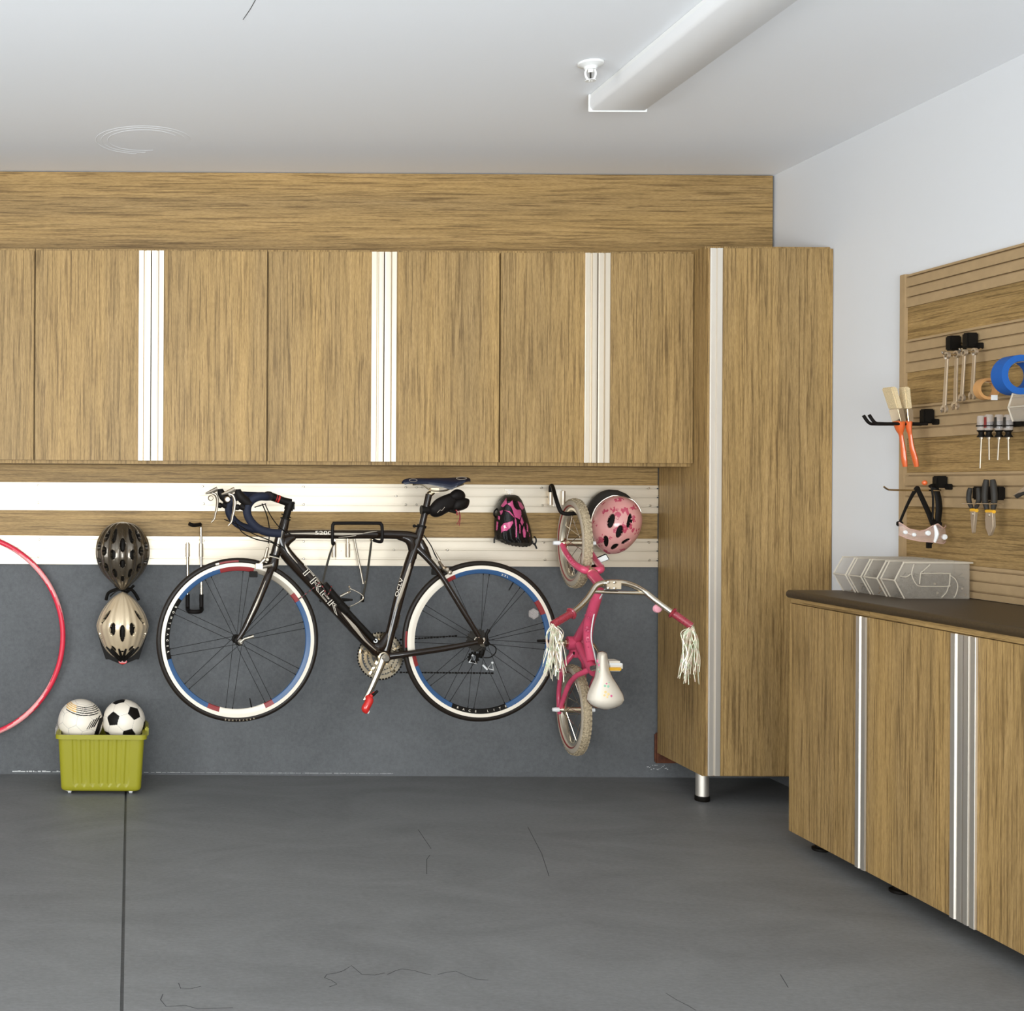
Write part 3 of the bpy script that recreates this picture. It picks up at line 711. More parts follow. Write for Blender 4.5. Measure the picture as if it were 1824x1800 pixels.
# cord from front wheel to the down tube
cd = MB()
def twist(P, r, mats=(0, 1)):
    P = spline(P, 10)
    for i in range(len(P)-1): cd.tube([P[i], P[i+1]], r*(1.25 if i % 2 else .9), 6, m=(0 if (i//2) % 3 else 1))
twist([B(530,1068,.016), B(541,1060,.02), B(553,1051,.024), B(563,1043,.028), B(568,1037,.034)], .0022)
twist([B(568,1037,.034), B(577,1048,.046), B(582,1060,.046), B(588,1052,.046), B(590,1043,.03)], .0024)
tag(obj('cord', cd, [M_GREY, M_DKRED]), 'dark red and grey cord tying the front wheel to the road bike frame', 'cord')
# saddle bag
def lobe(poly, off, th):
    cx = sum(p[0] for p in poly)/len(poly); cy = sum(p[1] for p in poly)/len(poly); n = len(poly)
    PP = spline([V((x, y, 0)) for x, y in poly], 4, True)
    def fn(u, v):
        i = int(round(u*len(PP))) % len(PP); q = PP[i]; s = math.sin(PI*v); c = -math.cos(PI*v)
        s2 = s**.55 if s > 0 else 0
        return B(cx+(q.x-cx)*s2, cy+(q.y-cy)*s2, off+th*c)
    return MB().surf(fn, len(PP), 12)
bag = thing('saddle_bag', 'small black bag strapped under the road bike saddle', 'bag', B(795,922))
bb = lobe([(763,908),(769,919),(782,920),(798,912),(812,906),(818,896),(822,886),(812,876),(796,880),(778,888),(768,898)], 0, .040)
bb2 = lobe([(800,880),(812,871),(824,874),(829,882),(826,890),(812,893),(802,889)], 0, .045); bb3 = lobe([(806,896),(815,886),(834,888),(836,896),(831,905),(816,910),(806,908)], 0, .045)
bb.add(bb2.v, bb2.f).add(bb3.v, bb3.f); obj('pouch', bb, M_RUBBER, bag)
obj('strap', MB().tube(BP([(750,908),(764,908)], .0), .019, 12).tube(BP([(800,909),(812,912)], .03), .006, 8), M_BLACK, bag)
obj('cord_end', MB().tube(spline(BP([(817,908),(819,918),(818,926),(814,934)], .02), 4), .0018, 6).tube(spline(BP([(817,908),(820,920),(818,936)], .022), 4), .0018, 6).tube(BP([(812,906),(815,917)], .03), .004, 6), M_DKRED, bag)
t = MB(); o0 = B(784,909,.044); e1 = (B(793,904)-B(778,912)).normalized(); e2 = bn.cross(e1); e2 = -e2 if e2.z < 0 else e2

t = MB().tube(spline(BP([(779,913),(784,908),(787,909),(792,903)], .044), 4), .0012, 6); obj('logo_mark', t, M_SILVERP, bag)

# ---------------------------------------------------------------- wall hangers
def hanger_plate(root, x0, x1, y0, y1):
    a = at(x0, y0, D-.018); b = at(x1, y1, D-.018)
    pl = obj('wall_plate', MB().box((a.x, D-.028, b.z), (b.x, D-.0185, a.z)), M_ALU, root, bevel=.002)
    obj('screw', MB().lathe(((a.x+b.x)/2, D-.028, (a.z+b.z)/2), (0,-1,0), [(.003,0),(.002,.0015)], 10), M_SCREW, pl)
h = thing('bike_hanger', 'empty folding bike hanger behind the front wheel of the road bike', 'hook', at(346, 1090, D-.03), 'folding bike hangers')
hanger_plate(h, 336, 355, 966, 995)
Yh = D-.042
def sleeve(root, x, y0, y1, Y):
    obj('sleeve', MB().cyl(at(x, y0, Y), at(x, y1, Y), .0095, 12).box(at(x-1, y0+1, Y), at(x+1, y1-1, D-.0185)), M_ALU, root)
for x in (334.3, 358): sleeve(h, x, 968, 991, Yh)
obj('rod', MB().tube([at(334.3, 966, Yh), at(334.3, 1062, Yh)], .006, 10).tube(spline([at(358.8, 1062, Yh), at(358, 945, Yh), at(357.5, 937, Yh-.005), at(355, 934, Yh-.01)], 6), .006, 10), M_STEEL, h)
obj('rubber_loop', MB().tube(spline([at(334.3, 1058, Yh), at(334.3, 1080, Yh), at(335, 1086, Yh-.02), at(340, 1089, Yh-.06), at(354, 1089, Yh-.06), at(359, 1086, Yh-.02), at(358.8, 1080, Yh), at(358.8, 1058, Yh)], 6), .0092, 12), M_RUBBER, h)
obj('rubber_tip', MB().tube(spline([at(357, 933.5, Yh-.008), at(352, 934.5, Yh-.02), at(344, 935, Yh-.05), at(337, 932.5, Yh-.06)], 5), .0085, 12), M_RUBBER, h)
h = thing('bike_hanger', 'folding bike hanger opened out and holding the road bike top tube', 'hook', at(637, 1070, D-.03), 'folding bike hangers')
hanger_plate(h, 598, 617, 966, 996)
for x in (595, 619.5): sleeve(h, x, 968, 992, Yh)
Lp = [B(595,967,.0), B(592.5,966,.034), B(592.5,938,.036), B(594.5,933,.036), B(600,931.5,.036), B(672,931.5,.036), B(678,933,.036), B(680.5,938,.036), B(680.5,961,.034), B(676,964.5,.02), B(666,962,-.01)]
obj('rubber_loop', MB().tube(spline(Lp, 6), .0068, 12), M_RUBBER, h)
obj('rod', MB().tube(spline([B(595,967,0), at(588,985,4.98), at(575,1036,5.13), at(573,1060,5.17)], 5), .0052, 10)
    .tube(spline([B(666,961,-.01), B(660.5,962,-.03), at(661,968,4.95), at(653,1030,5.1), at(646,1064,5.17)], 5), .0052, 10)
    .tube([at(631,958,Yh), at(647,1040,5.12)], .0045, 10).tube([at(595,955,Yh), at(595,992,Yh)], .006, 10).tube([at(619.5,955,Yh), at(619.5,992,Yh)], .006, 10)
    .tube([at(595,958,Yh), B(595,962,-.03)], .005, 8).tube([at(620,958,Yh), at(631,958,Yh)], .005, 8), M_STEEL, h)
obj('rubber_foot', MB().tube([at(573.5,1052,5.165), at(572.5,1070,5.19)], .009, 10).tube([at(646.5,1058,5.165), at(645.5,1070,5.19)], .008, 10), M_RUBBER, h)
# ---------------------------------------------------------------- pink child's bicycle hung by its front wheel
kd = V((-.049, -1, 0)).normalized()             # from the wall out into the room
kn = V((-kd.y*-1, 0, 0)); kn = V((-1, .049, 0)).normalized()   # towards the photo's left
K0 = V((1.849, 4.975, 0))
def Kp(px, py, off=0.0): return hit(px, py, K0+kn*off, kn)
kf = K0+V((0,0,1.0466)); kr = K0+V((0,0,.340))
kid = thing('childrens_bicycle', 'small pink bicycle with cream tyres hanging upright by its front wheel', 'bicycle', (K0.x, 4.8, .15))
RT, rt = .168, .0215
def kid_wheel(c, name, n0):
    pr = [(RT+rt*math.cos(a), rt*math.sin(a)) for a in [2*PI*k/20 for k in range(20)]]
    def mf(i, f):
        a = (i+.5)*18 % 360; a = a if a <= 180 else 360-a
        return 0 if a < 62 else (2 if 99 < a < 118 else 1)
    w = obj(name, MB().lathe(c, kn, pr, 72, mf=mf, closedprof=True), [M_CREAM, M_CREAM2, M_DKRED], kid)
    kb = MB()
    for k in range(54):                                  # tread blocks
        for j, h in enumerate((-.012, 0, .012)):
            a = 2*PI*(k+.5*(j % 2))/54; e = kd*math.cos(a)+UP*math.sin(a); tn = -kd*math.sin(a)+UP*math.cos(a)
            rr_ = RT+math.sqrt(max(rt**2-h*h, 0))
            p = c+e*rr_+kn*h; kb.add([p+tn*x*.0065+kn*y*.0042+e*z for z in (-.002, .0016) for x, y in ((-1,-1),(1,-1),(1,1),(-1,1))], [(0,3,2,1),(4,5,6,7),(0,1,5,4),(1,2,6,5),(2,3,7,6),(3,0,4,7)])
    obj('tread', kb, M_CREAM, w, flat=True, stuff=True)
    obj('rim', MB().lathe(c, kn, [(.150,-.012),(.150,.012),(.140,.013),(.137,.009),(.137,-.009),(.140,-.013)], 64, closedprof=True), M_RIMC, w)
    obj('hub', MB().lathe(c, kn, [(.005,-.062),(.012,-.045),(.022,-.040),(.022,-.036),(.013,-.032),(.013,.032),(.022,.036),(.022,.040),(.012,.045),(.005,.062)], 20), M_GOLD, w)
    s = MB()
    for k in range(20):
        sg = 1 if k % 2 else -1; a = 2*PI*k/20+n0; b = a+(.9 if (k//2) % 2 else -.9)
        s.tube([c+(kd*math.cos(b)+UP*math.sin(b))*.02+kn*.036*sg, c+(kd*math.cos(a)+UP*math.sin(a))*.138], .0013, 5)
    obj('spokes', s, M_STEEL, w)
    cp = MB()
    for sg in (-1, 1): cp.lathe(c+kn*.060*sg, kn*sg, [(.009,0),(.010,.012),(.008,.028),(.0,.031)], 14)
    obj('axle_cap', cp, M_PURE, w)
    return w
kid_wheel(kf, 'front_wheel', .1); kid_wheel(kr, 'rear_wheel', .35)
fk = MB()
crown = Kp(1050, 1015)
for sg in (-1, 1):
    ow = [(1001,969,.052),(1008,984,.052),(1019,1000,.050),(1031,1010,.044),(1041,1015,.030),(1049,1017,.004)]
    P = [Kp(x, y, o) for x, y, o in ow]
    if sg < 0: P = [p-kn*(2*o) for p, (_, _, o) in zip(P, ow)]
    fk.tube(spline(P, 5), [.0105,.0115,.013,.0145,.0155,.016], 12)
fk.tube([Kp(1047,1014), Kp(1054,1021)], [.017,.019], 14)
obj('fork', fk, M_PINK, kid)
fm = MB()
fm.tube([Kp(1053,1020), Kp(1071,1042)], .0215, 16)
fm.tube(spline([Kp(1065,1040), Kp(1063,1062), Kp(1056,1085), Kp(1049,1110), Kp(1047,1135), Kp(1050,1160), Kp(1053,1178)], 5), [.018,.0205,.022,.0215,.0185,.0185,.0175], 14)
fm.tube(spline([Kp(1050,1100), Kp(1042,1115), Kp(1034,1128), Kp(1027,1140)], 4), [.019,.0195,.019,.018], 14)
bbk = Kp(1026,1145)
fm.lathe(bbk, kn, [(.027,-.037),(.029,-.035),(.029,.035),(.027,.037)], 24)
fm.tube([Kp(1031,1148), Kp(1050,1186)], .0165, 14)
fm.tube([Kp(1047,1176), Kp(1059,1196)], [.020,.0215], 14)
fm.tube([bbk, Kp(1023,1166)], [.022,.024], 14)
for sg in (-1, 1):
    def side(l): 
        P = [Kp(x, y, o) for x, y, o in l]
        return P if sg > 0 else [p-kn*(2*o) for p, (_, _, o) in zip(P, l)]
    fm.tube(spline(side([(1020,1164,.012),(1010,1177,.034),(1001,1192,.046),(997,1215,.050),(995,1240,.052),(996,1265,.054)]), 5), [.013,.0115,.0105,.010,.010,.009], 10)
    fm.tube(spline(side([(1050,1192,.008),(1038,1198,.026),(1026,1204,.040),(1014,1218,.047),(1006,1238,.050),(999,1258,.053),(996,1270,.054)]), 5), [.013,.0115,.011,.0105,.0105,.010,.008], 10)
KF = obj('frame', fm, M_PINK, kid)
obj('yoke_hole', MB().lathe(Kp(1023,1163,.022), kn, [(.0065,0),(.006,.0035)], 14), M_BLACK, KF)
fl = MB()
for (x, y, r) in ((1046,1118,3.0),(1048,1124,2.6),(1044,1122,2.2),(1047,1138,1.8),(1045,1143,1.5),(1049,1142,1.7),(1048,1152,1.3),(1046,1132,1.2),(1043,1095,1.6),(1052,1090,1.5),(1048,1100,1.4)):
    p = Kp(x, y, .0185 if y > 1110 else .0205); fl.lathe(p, (-.30,-.95,0), [(r*.0022,-.004),(r*.0022,.001),(0,.0018)], 8)
for (x, y) in ((1016,996),(1019,1001),(1022,1004),(1012,990)):
    fl.lathe(Kp(x, y, .060), (-.5,-.85,0), [(.005,-.006),(.005,.001),(0,.002)], 7)
obj('flower_decal', fl, M_PINKD, KF)
obj('headset_ring', MB().tube([Kp(1053,1019.5), Kp(1055.5,1022.5)], .0235, 18), M_GOLD, kid)
obj('crank_spindle', MB().lathe(bbk+kn*.037, kn, [(.016,0),(.018,.006),(.018,.012),(.011,.014),(.011,.026),(.006,.034)], 16).tube(spline([bbk+kn*.066, bbk+kn*.070-kd*.05-UP*.004, bbk+kn*.072-kd*.088-UP*.006], 4), [.009,.008,.008], 10), M_GOLD, kid)
obj('pedal_spindle', MB().tube([at(957,1141,4.62), at(972,1141,4.62), bbk+kn*.072-kd*.088-UP*.006], [.005,.006,.006], 8), M_BLACK, kid)
# right-hand pedal seen past the saddle
rp = at(1091, 1184, 4.62)
pr = MB().box((rp.x-.035, rp.y-.04, rp.z-.020), (rp.x+.028, rp.y+.04, rp.z+.020)); P2 = obj('pedal', pr, M_WHITE, kid, bevel=.010)
obj('pedal_reflector', MB().box((rp.x-.030, rp.y-.043, rp.z-.016), (rp.x+.018, rp.y-.039, rp.z-.003)), M_YEL, P2, bevel=.002)
obj('pedal_grip', MB().box((rp.x-.030, rp.y-.043, rp.z+.004), (rp.x+.022, rp.y-.039, rp.z+.014)), M_PURE, P2, bevel=.002)
obj('crank_arm', MB().tube(spline([bbk-kn*.037, bbk-kn*.06, bbk-kn*.075+kd*.03-UP*.02, V((rp.x-.036, rp.y, rp.z))], 4), .008, 10), M_GOLD, kid)
# chain guard, brake cable
obj('brake_cable', MB().tube(spline([at(1083,1040,4.56), at(1062,1080,4.72), at(1053,1130,4.70), at(1059,1165,4.62), at(1063,1192,4.62), at(1056,1240,4.8)], 6), .0025, 6), M_PURE, kid)
obj('coaster_brake_arm', MB().tube(spline([Kp(1006,1268,.04), Kp(1009,1250,.04), Kp(1012,1228,.045)], 4), .0035, 8), M_LEVER, kid)
# seat
obj('seatpost', MB().tube([at(1056,1190,4.66), at(1072,1186,4.555)], .0125, 14), M_STEEL, kid)
def sadk(u, v):
    y = lerp(1160, 1263, u)
    L = ease([(0,1073),(.015,1069),(.04,1066.5),(.12,1065),(.30,1064),(.45,1061),(.60,1054),(.74,1048),(.84,1047),(.92,1053),(.97,1063),(1,1076)], u)
    R = ease([(0,1074),(.015,1078.5),(.04,1081),(.12,1082.5),(.30,1084.5),(.45,1091),(.60,1101),(.74,1109.5),(.84,1112),(.92,1107),(.97,1097),(1,1084)], u)
    s = v*2-1; e = math.sin(s*PI/2); d = (max(0, 1-abs(e)**2.4))**.6
    en = min(1, u/.10, (1-u)/.16); en = math.sqrt(max(0, 1-(1-en)**2))
    return at(lerp(L, R, (e+1)/2), y, 4.555-.062*d*en)
SK = obj('saddle', MB().surf(sadk, 44, 28).surf(lambda u, v: V(sadk(u, v))+V((0, (.012 if 0 < u < 1 and 0 < v < 1 else 0), 0)), 44, 28), M_WHITE, kid)
fd = MB()
def petal(x, y, r, m):
    p = sadk((y-1160)/103, 0); best = None
    for k in range(1, 40):
        q = V(sadk((y-1160)/103, k/40)); u_, v_ = q.x*F/q.y, 0
        d = abs(u_+PX-(y-PY)*sR-x)
        if best is None or d < best[0]: best = (d, q)
    fd.lathe(best[1], (-.15,-1,0), [(r*.0022,-.003),(r*.0022,.0008),(0,.0016)], 8, m=m)
for (x, y, r, m) in ((1066,1177,3.4,0),(1068,1184,2.4,0),(1066,1192,1.6,1),(1069,1196,1.5,1),(1080,1217,1.4,0),(1085,1215,1.2,1),(1078,1221,2.2,1),(1083,1222,2.4,1),(1079,1232,2.4,2),(1084,1236,2.6,2),(1076,1238,2,2),(1088,1239,2.2,0),(1081,1241,1.8,2)):
    petal(x, y, r, m)
obj('flower_decal', fd, [M_HOT, plain('decal_green', (.30,.55,.38), .4), plain('decal_yellow', (.80,.58,.25), .4)], SK)
obj('saddle_edge', MB().tube([V(sadk(u, 0 if u < .999 else .5))+V((0,.006,0)) for u in [k/30 for k in range(31)]], .003, 6).tube([V(sadk(u, 1 if u < .999 else .5))+V((0,.006,0)) for u in [k/30 for k in range(31)]], .003, 6), M_BROWN, SK)
# handlebar, grips, streamers
hbk = MB()
bar = [(1016,1094,4.49),(1032,1081,4.51),(1046,1066,4.525),(1055,1053,4.535),(1061,1044,4.54),(1070,1039,4.54),(1090,1036.5,4.54),(1112,1038,4.54),(1131,1044,4.54),(1150,1055,4.535),(1170,1071,4.51),(1200,1093,4.48)]
hbk.tube(spline([at(*p) for p in bar], 6), .0112, 14)
hbk.tube([at(1058,1053.5,4.535), at(1148,1056.5,4.535)], .0072, 12)
HB = obj('handlebar', hbk, M_STEEL, kid)
cl = MB().box(at(1081,1034,4.515), at(1098,1047,4.56))
for x, y in ((1084,1036.5),(1095,1037),(1084,1047),(1095,1047.5)): cl.lathe(at(x, y, 4.515), (0,-1,0), [(.005,0),(.005,.003),(.0025,.004)], 12)
obj('stem_clamp', cl, M_STEEL, HB)
obj('stem', MB().tube([Kp(1071,1042), at(1087,1041,4.56)], .014, 14), M_STEEL, kid)
rs = random.Random(8)
def grip(a, b, lean, x0, x1, ytop, ybot, Yz):
    A, Bq = at(*a), at(*b); d = (Bq-A).normalized(); L = (Bq-A).length
    n = 22; rad = []; pts = []
    for k in range(n+1):
        pts.append(A+d*L*k/n); rad.append(.0165 if k in (0, 1) else (.0150 if k % 2 else .0142))
    pts = [A-d*.004]+pts; rad = [.021]+rad
    g = obj('grip', MB().tube(pts, rad, 16).lathe(A, d, [(.021,-.002),(.024,.002),(.020,.006)], 16), M_GRIP, HB)
    s = MB()
    for k in range(46):
        q = Bq+V((rs.uniform(-.008,.008), rs.uniform(-.008,.008), rs.uniform(-.008,.004)))
        ex = rs.uniform(x0, x1); ey = rs.uniform(lerp(ytop, ybot, .62), ybot); E = at(ex, ey, Yz+rs.uniform(-.03,.03))
        m1 = q.lerp(E, .28)+V(((E.x-q.x)*.25+rs.uniform(-.014,.014), rs.uniform(-.02,.01), rs.uniform(-.005,.02))); m2 = q.lerp(E, .65)+V((rs.uniform(-.012,.012), rs.uniform(-.01,.01), 0))
        s.tube(spline([q, m1, m2, E], 5), .0016, 4, flat=.35, up=(rs.uniform(-1,1), rs.uniform(-1,.2), .05))
    obj('streamers', s, M_FILM, g, stuff=True)
M_GRIP = plain('glitter_grip', (.30,.03,.045), .25, coat=.6, var=.35, vscale=260)
grip((1018,1092,4.485), (985,1112,4.45), 0, 966, 1010, 1112, 1216, 4.44)
grip((1198,1091,4.48), (1232,1115,4.44), 0, 1206, 1246, 1115, 1220, 4.43)
bl = MB().lathe(at(1171,1083,4.53), (-.15,-.8,-.3), [(0,-.004),(.017,-.002),(.018,.004),(.012,.012),(0,.015)], 24)
BL = obj('bell', bl, M_LPINK, HB)
obj('bell_bracket', MB().tube([at(1172,1074,4.52), at(1176,1090,4.53)], .005, 8), M_GOLD, BL)
rfc = MB(); a = at(1063,986,4.86)
c0 = [at(1062,994,4.85), at(1080,986,4.85), at(1086,996,4.85), at(1068,1003,4.85)]
rfc.prism(c0, (0,.012,0)); RF = obj('front_reflector', rfc, M_BLACK, kid, bevel=.001)
rw = MB(); cen = sum(c0, V((0,0,0)))/4; rw.prism([cen+(p-cen)*.82-V((0,.002,0)) for p in c0], (0,.004,0)); obj('reflector_lens', rw, M_PURE, RF)
obj('reflector_bracket', MB().tube(spline([at(1067,1000,4.86), at(1060,1008,4.85), at(1053,1009,4.83)], 4), .008, 8), M_BLACK, RF)
# hook carrying it
h = thing('bike_hook', 'black rubber-coated hook holding the front wheel of the pink bicycle', 'hook', at(992, 900, D-.03))
a, b = at(984, 871.5, D-.018), at(999, 902, D-.018)
obj('wall_plate', MB().box((a.x, D-.027, b.z), (b.x, D-.0185, a.z)), M_ALU2, h, bevel=.002)
for x in (980.5, 1003):
    obj('sleeve', MB().cyl(at(x, 874, D-.040), at(x, 899, D-.040), .0095, 12).box(at(x-1, 875, D-.040), at(x+1, 898, D-.0185)), M_ALU, h)
rimtop = kf+UP*.128
obj('rubber_hook', MB().tube(spline([at(980.5, 876, D-.045), at(981, 867, D-.05), at(984, 866, D-.07), at(989, 884, 5.02), at(996, 905, 4.985), rimtop+V((-.05,.005,.0)), rimtop+V((-.02,0,-.004)), rimtop+V((.03,0,.004)), rimtop+V((.045,-.01,.018))], 6), .0085, 12), M_RUBBER, h)

# ---------------------------------------------------------------- helmets
def helmet_fn(C, R, U, N, H, wp, dp, ribs, depth, vents, rib_h=.035, twist=0):
    """poles at the top and bottom of the outline; meridians are the ribs"""
    def fn(u, v):
        ph = (u-.5)*PI; w = ease(wp, v); d = ease(dp, v)*depth
        k = 1+rib_h*math.cos(ph*ribs*2) if ribs else 1
        for (pu, pv, ru, rv, tl) in vents:
            du = u-pu-tl*(v-pv); dv = v-pv
            q = (abs(du)/ru)**2.2+(abs(dv)/rv)**2.2
            if q < 1.0: k *= 1-.16*min(1, (1-q)*3)
        yy = H*(.5-v)
        return C+U*yy+R*(w*math.sin(ph)*k)+N*(d*math.cos(ph)*k)
    def mf(u, v):
        for (pu, pv, ru, rv, tl) in vents:
            if (abs(u-pu-tl*(v-pv))/ru)**2.2+(abs(v-pv)/rv)**2.2 < .85: return 1
        return 0
    return fn, mf
def facing(px, py, Y):
    c = at(px, py, Y); N = (V((0,0,CH))-c); N.z *= .15; N.normalize(); R = V((-N.y, N.x, 0)).normalized(); R = R if R.x > 0 else -R
    U = N.cross(R); U = U if U.z > 0 else -U
    return c, R, U, N
pxm = lambda n, Y: n*Y/F
smooth_keys = lambda l: [(a, b) for a, b in l]
def dense(keys, n=40):
    P = spline([V((a, b, 0)) for a, b in keys], 8); return [(p.x, p.y) for p in P]
# black helmet
Yh_ = 5.055
C, R, U, N = facing(218.5, 989, Yh_)
H = pxm(121, Yh_)
wp = dense([(0,0),(.03,pxm(18,Yh_)),(.12,pxm(33,Yh_)),(.28,pxm(44,Yh_)),(.45,pxm(47,Yh_)),(.6,pxm(44,Yh_)),(.75,pxm(36,Yh_)),(.88,pxm(22,Yh_)),(.96,pxm(11,Yh_)),(1,pxm(5,Yh_))])
dp = dense([(0,0),(.03,.35),(.12,.62),(.28,.9),(.45,1),(.6,.97),(.75,.82),(.88,.55),(.96,.3),(1,.12)])
vents = []
for pu, lst in ((.5,((.33,.09),(.60,.055),(.82,.04))),(.376,((.20,.10),(.47,.065),(.74,.06))),(.624,((.20,.10),(.47,.065),(.74,.06))),(.255,((.20,.08),(.42,.06),(.66,.06))),(.745,((.20,.08),(.42,.06),(.66,.06))),(.135,((.36,.06),(.58,.05))),(.865,((.36,.06),(.58,.05)))):
    for pv, rv in lst: vents.append((pu, pv, .035, rv*1.1, 0))
fn, mf = helmet_fn(C, R, U, N, H, wp, dp, 8, .115, vents, .030)
hm = thing('bicycle_helmet', 'glossy black bicycle helmet with many slots above a tan one', 'helmet', C-U*H*.5)
obj('shell', MB().surf(fn, 150, 160, mf=mf), [plain('bronze_shell', (.085,.065,.042), .22, metal=.5, coat=.8), M_BLACK], hm, angle=50)
obj('chin_strap', MB().tube(spline([C-U*H*.44+R*-.03-N*.0, C-U*H*.52-N*.03, C-U*H*.55+R*.02-N*.05, C-U*H*.45+R*.05-N*.05], 5), .006, 8), M_BLACK, hm)
obj('liner', MB().surf(lambda u, v: C+U*(H*.46*(1-2*v)) + R*(ease(wp, .04+.92*v)*.93*math.sin((u-.5)*PI)) + N*(-.035+.03*math.cos((u-.5)*PI)), 20, 20), M_BLACK, hm)
# tan helmet
Yt = 5.06
C, R, U, N = facing(218.3, 1114, Yt)
H = pxm(122, Yt)
wp = dense([(0,0),(.03,pxm(8,Yt)),(.12,pxm(22,Yt)),(.28,pxm(37,Yt)),(.45,pxm(45.5,Yt)),(.55,pxm(45.5,Yt)),(.7,pxm(39,Yt)),(.83,pxm(31,Yt)),(.93,pxm(20,Yt)),(1,pxm(4,Yt))])
dp = dense([(0,.1),(.03,.3),(.12,.55),(.28,.85),(.45,1),(.6,.98),(.75,.83),(.88,.58),(.96,.34),(1,.15)])
vents = [(.5,.575,.036,.125,0),(.375,.515,.038,.095,-.06),(.625,.515,.038,.095,.06),(.235,.36,.032,.11,-.50),(.765,.36,.032,.11,.50),(.13,.62,.03,.06,.2),(.87,.62,.03,.06,-.2),(.5,.845,.03,.012,0),(.34,.80,.035,.04,.6),(.66,.80,.035,.04,-.6)]
fn, mf = helmet_fn(C, R, U, N, H, wp, dp, 11, .115, vents, .010)
hm = thing('bicycle_helmet', 'tan bicycle helmet with black rear cradle hanging below the black one', 'helmet', C-U*H*.56)
SH = obj('shell', MB().surf(fn, 150, 160, mf=mf), [plain('champagne_shell', (.66,.52,.34), .24, metal=.35, coat=.7), M_BLACK], hm, angle=50)
cr_ = MB()
def on(u, v, k=1.015): 
    p = V(fn(u, v)); return C+(p-C)*k
for (u0, v0, u1, v1, r) in ((.44,.80,.48,.96,.006),(.56,.80,.52,.96,.006),(.30,.80,.44,.97,.006),(.70,.80,.56,.97,.006),(.20,.78,.40,.985,.007),(.80,.78,.60,.985,.007)):
    cr_.tube(spline([on(lerp(u0, u1, t), lerp(v0, v1, t)) for t in (0,.33,.66,1)], 4), [r*.6, r, r, r*1.2], 8)
vis = [(-45,1125),(-38,1150),(-30,1174),(-24,1174),(-12,1179),(0,1184),(12,1179),(24,1174),(29,1174),(37,1150),(45,1125)]
bk = MB().prism([at(218.3+x, y, Yt+.012) for x, y in vis], (0,.022,0))
obj('rear_cradle', cr_.add(bk.v, bk.f), M_BLACK, hm)
bdg = obj('badge', MB().lathe(at(218.8,1177.5,Yt-.014), N, [(0,0),(.018,0),(.018,.004),(0,.005)], 28), M_RED, hm)
for v_ in bdg.data.vertices: v_.co.z = (v_.co.z-(at(218.8,1177.5,Yt).z-OFF[hm.name].z))*.6+(at(218.8,1177.5,Yt).z-OFF[hm.name].z)
t = MB(); o0 = at(218.8,1177.5,Yt-.014)+N*.0055; text_mb(t, 'BELL', .013, (o0, R, U, N), .0003, sx=1.05); obj('badge_lettering', t, M_PURE, bdg, flat=True)
stp = MB().tube(spline([at(189,1068,5.10), at(193,1056,5.09), at(205,1050,5.07), at(216,1049,5.06), at(232,1049,5.07), at(240,1056,5.09), at(247,1068,5.10)], 5), .007, 8)
stp.tube(spline([at(196,1062,5.06), at(208,1052,5.05), at(220,1050,5.05)], 4), .003, 6); obj('strap', stp, M_BLACK, hm)
obj('liner', MB().surf(lambda u, v: C+U*(H*.44*(1-2*v)) + R*(ease(wp, .06+.88*v)*.94*math.sin((u-.5)*PI)) + N*(-.035+.03*math.cos((u-.5)*PI)), 20, 20), M_BLACK, hm)
# pink helmet
Yp = 5.075
C, R, U, N = facing(1097, 935, Yp)
rot = Matrix.Rotation(math.radians(-14), 3, N); R = rot @ R; U = rot @ U
H = pxm(106, Yp)
wp = dense([(0,0),(.03,pxm(16,Yp)),(.12,pxm(29,Yp)),(.28,pxm(39,Yp)),(.45,pxm(41.5,Yp)),(.6,pxm(40,Yp)),(.75,pxm(34,Yp)),(.88,pxm(25,Yp)),(.96,pxm(14,Yp)),(1,pxm(2,Yp))])
dp = dense([(0,.05),(.03,.4),(.12,.66),(.28,.9),(.45,1),(.6,.97),(.75,.85),(.88,.6),(.96,.36),(1,.15)])
def inv(px, py):                                          # photo pixel -> (u, v) on the dome
    p = hit(px, py, C+N*.07, N)-C; y = p.dot(U); x = p.dot(R)
    v = min(max(.5-y/H, .02), .98); return .5+math.asin(max(-.98, min(.98, x/ease(wp, v)*.98)))/PI, v
vents = []
for (px, py, ru, rv, tl) in ((1087.5,927,.046,.125,.0),(1122.5,927.5,.038,.125,0),(1104,946.5,.044,.11,0),(1078.5,963.5,.050,.095,.1),(1095,973.5,.055,.062,-.45),(1116,964,.05,.06,-.6)):
    u_, v_ = inv(px, py); vents.append((u_, v_, ru, rv, tl))
fn, mf = helmet_fn(C, R, U, N, H, wp, dp, 0, .10, vents)
hm = thing('bicycle_helmet', "child's pink flowered helmet hanging beside the small front wheel", 'helmet', C-U*H*.5)
obj('shell', MB().surf(fn, 170, 170, mf=mf), [M_FLORAL, M_BLACK], hm, angle=60)
rimp = MB()
C2 = C-N*.045-R*.030+U*.020
rimp.surf(lambda u, v: C2+U*(H*.5*(1-2*v)*1.0)+R*(ease(wp, v)*1.0*math.sin((u-.5)*PI))+N*(.055*ease(dp, v)*math.cos((u-.5)*PI)), 40, 40)
obj('liner', rimp, M_GREY, hm)
obj('rim_trim', MB().tube(spline([C+U*(H*.5*(1-2*v))+R*(ease(wp, v)*1.01*math.sin(-1.5 if k < 7 else 1.5))+N*(.012) for k, v in enumerate((.55,.42,.3,.2,.12,.06,.02,.02,.06,.12,.18))], 4), .0028, 8), M_SILVERP, hm)
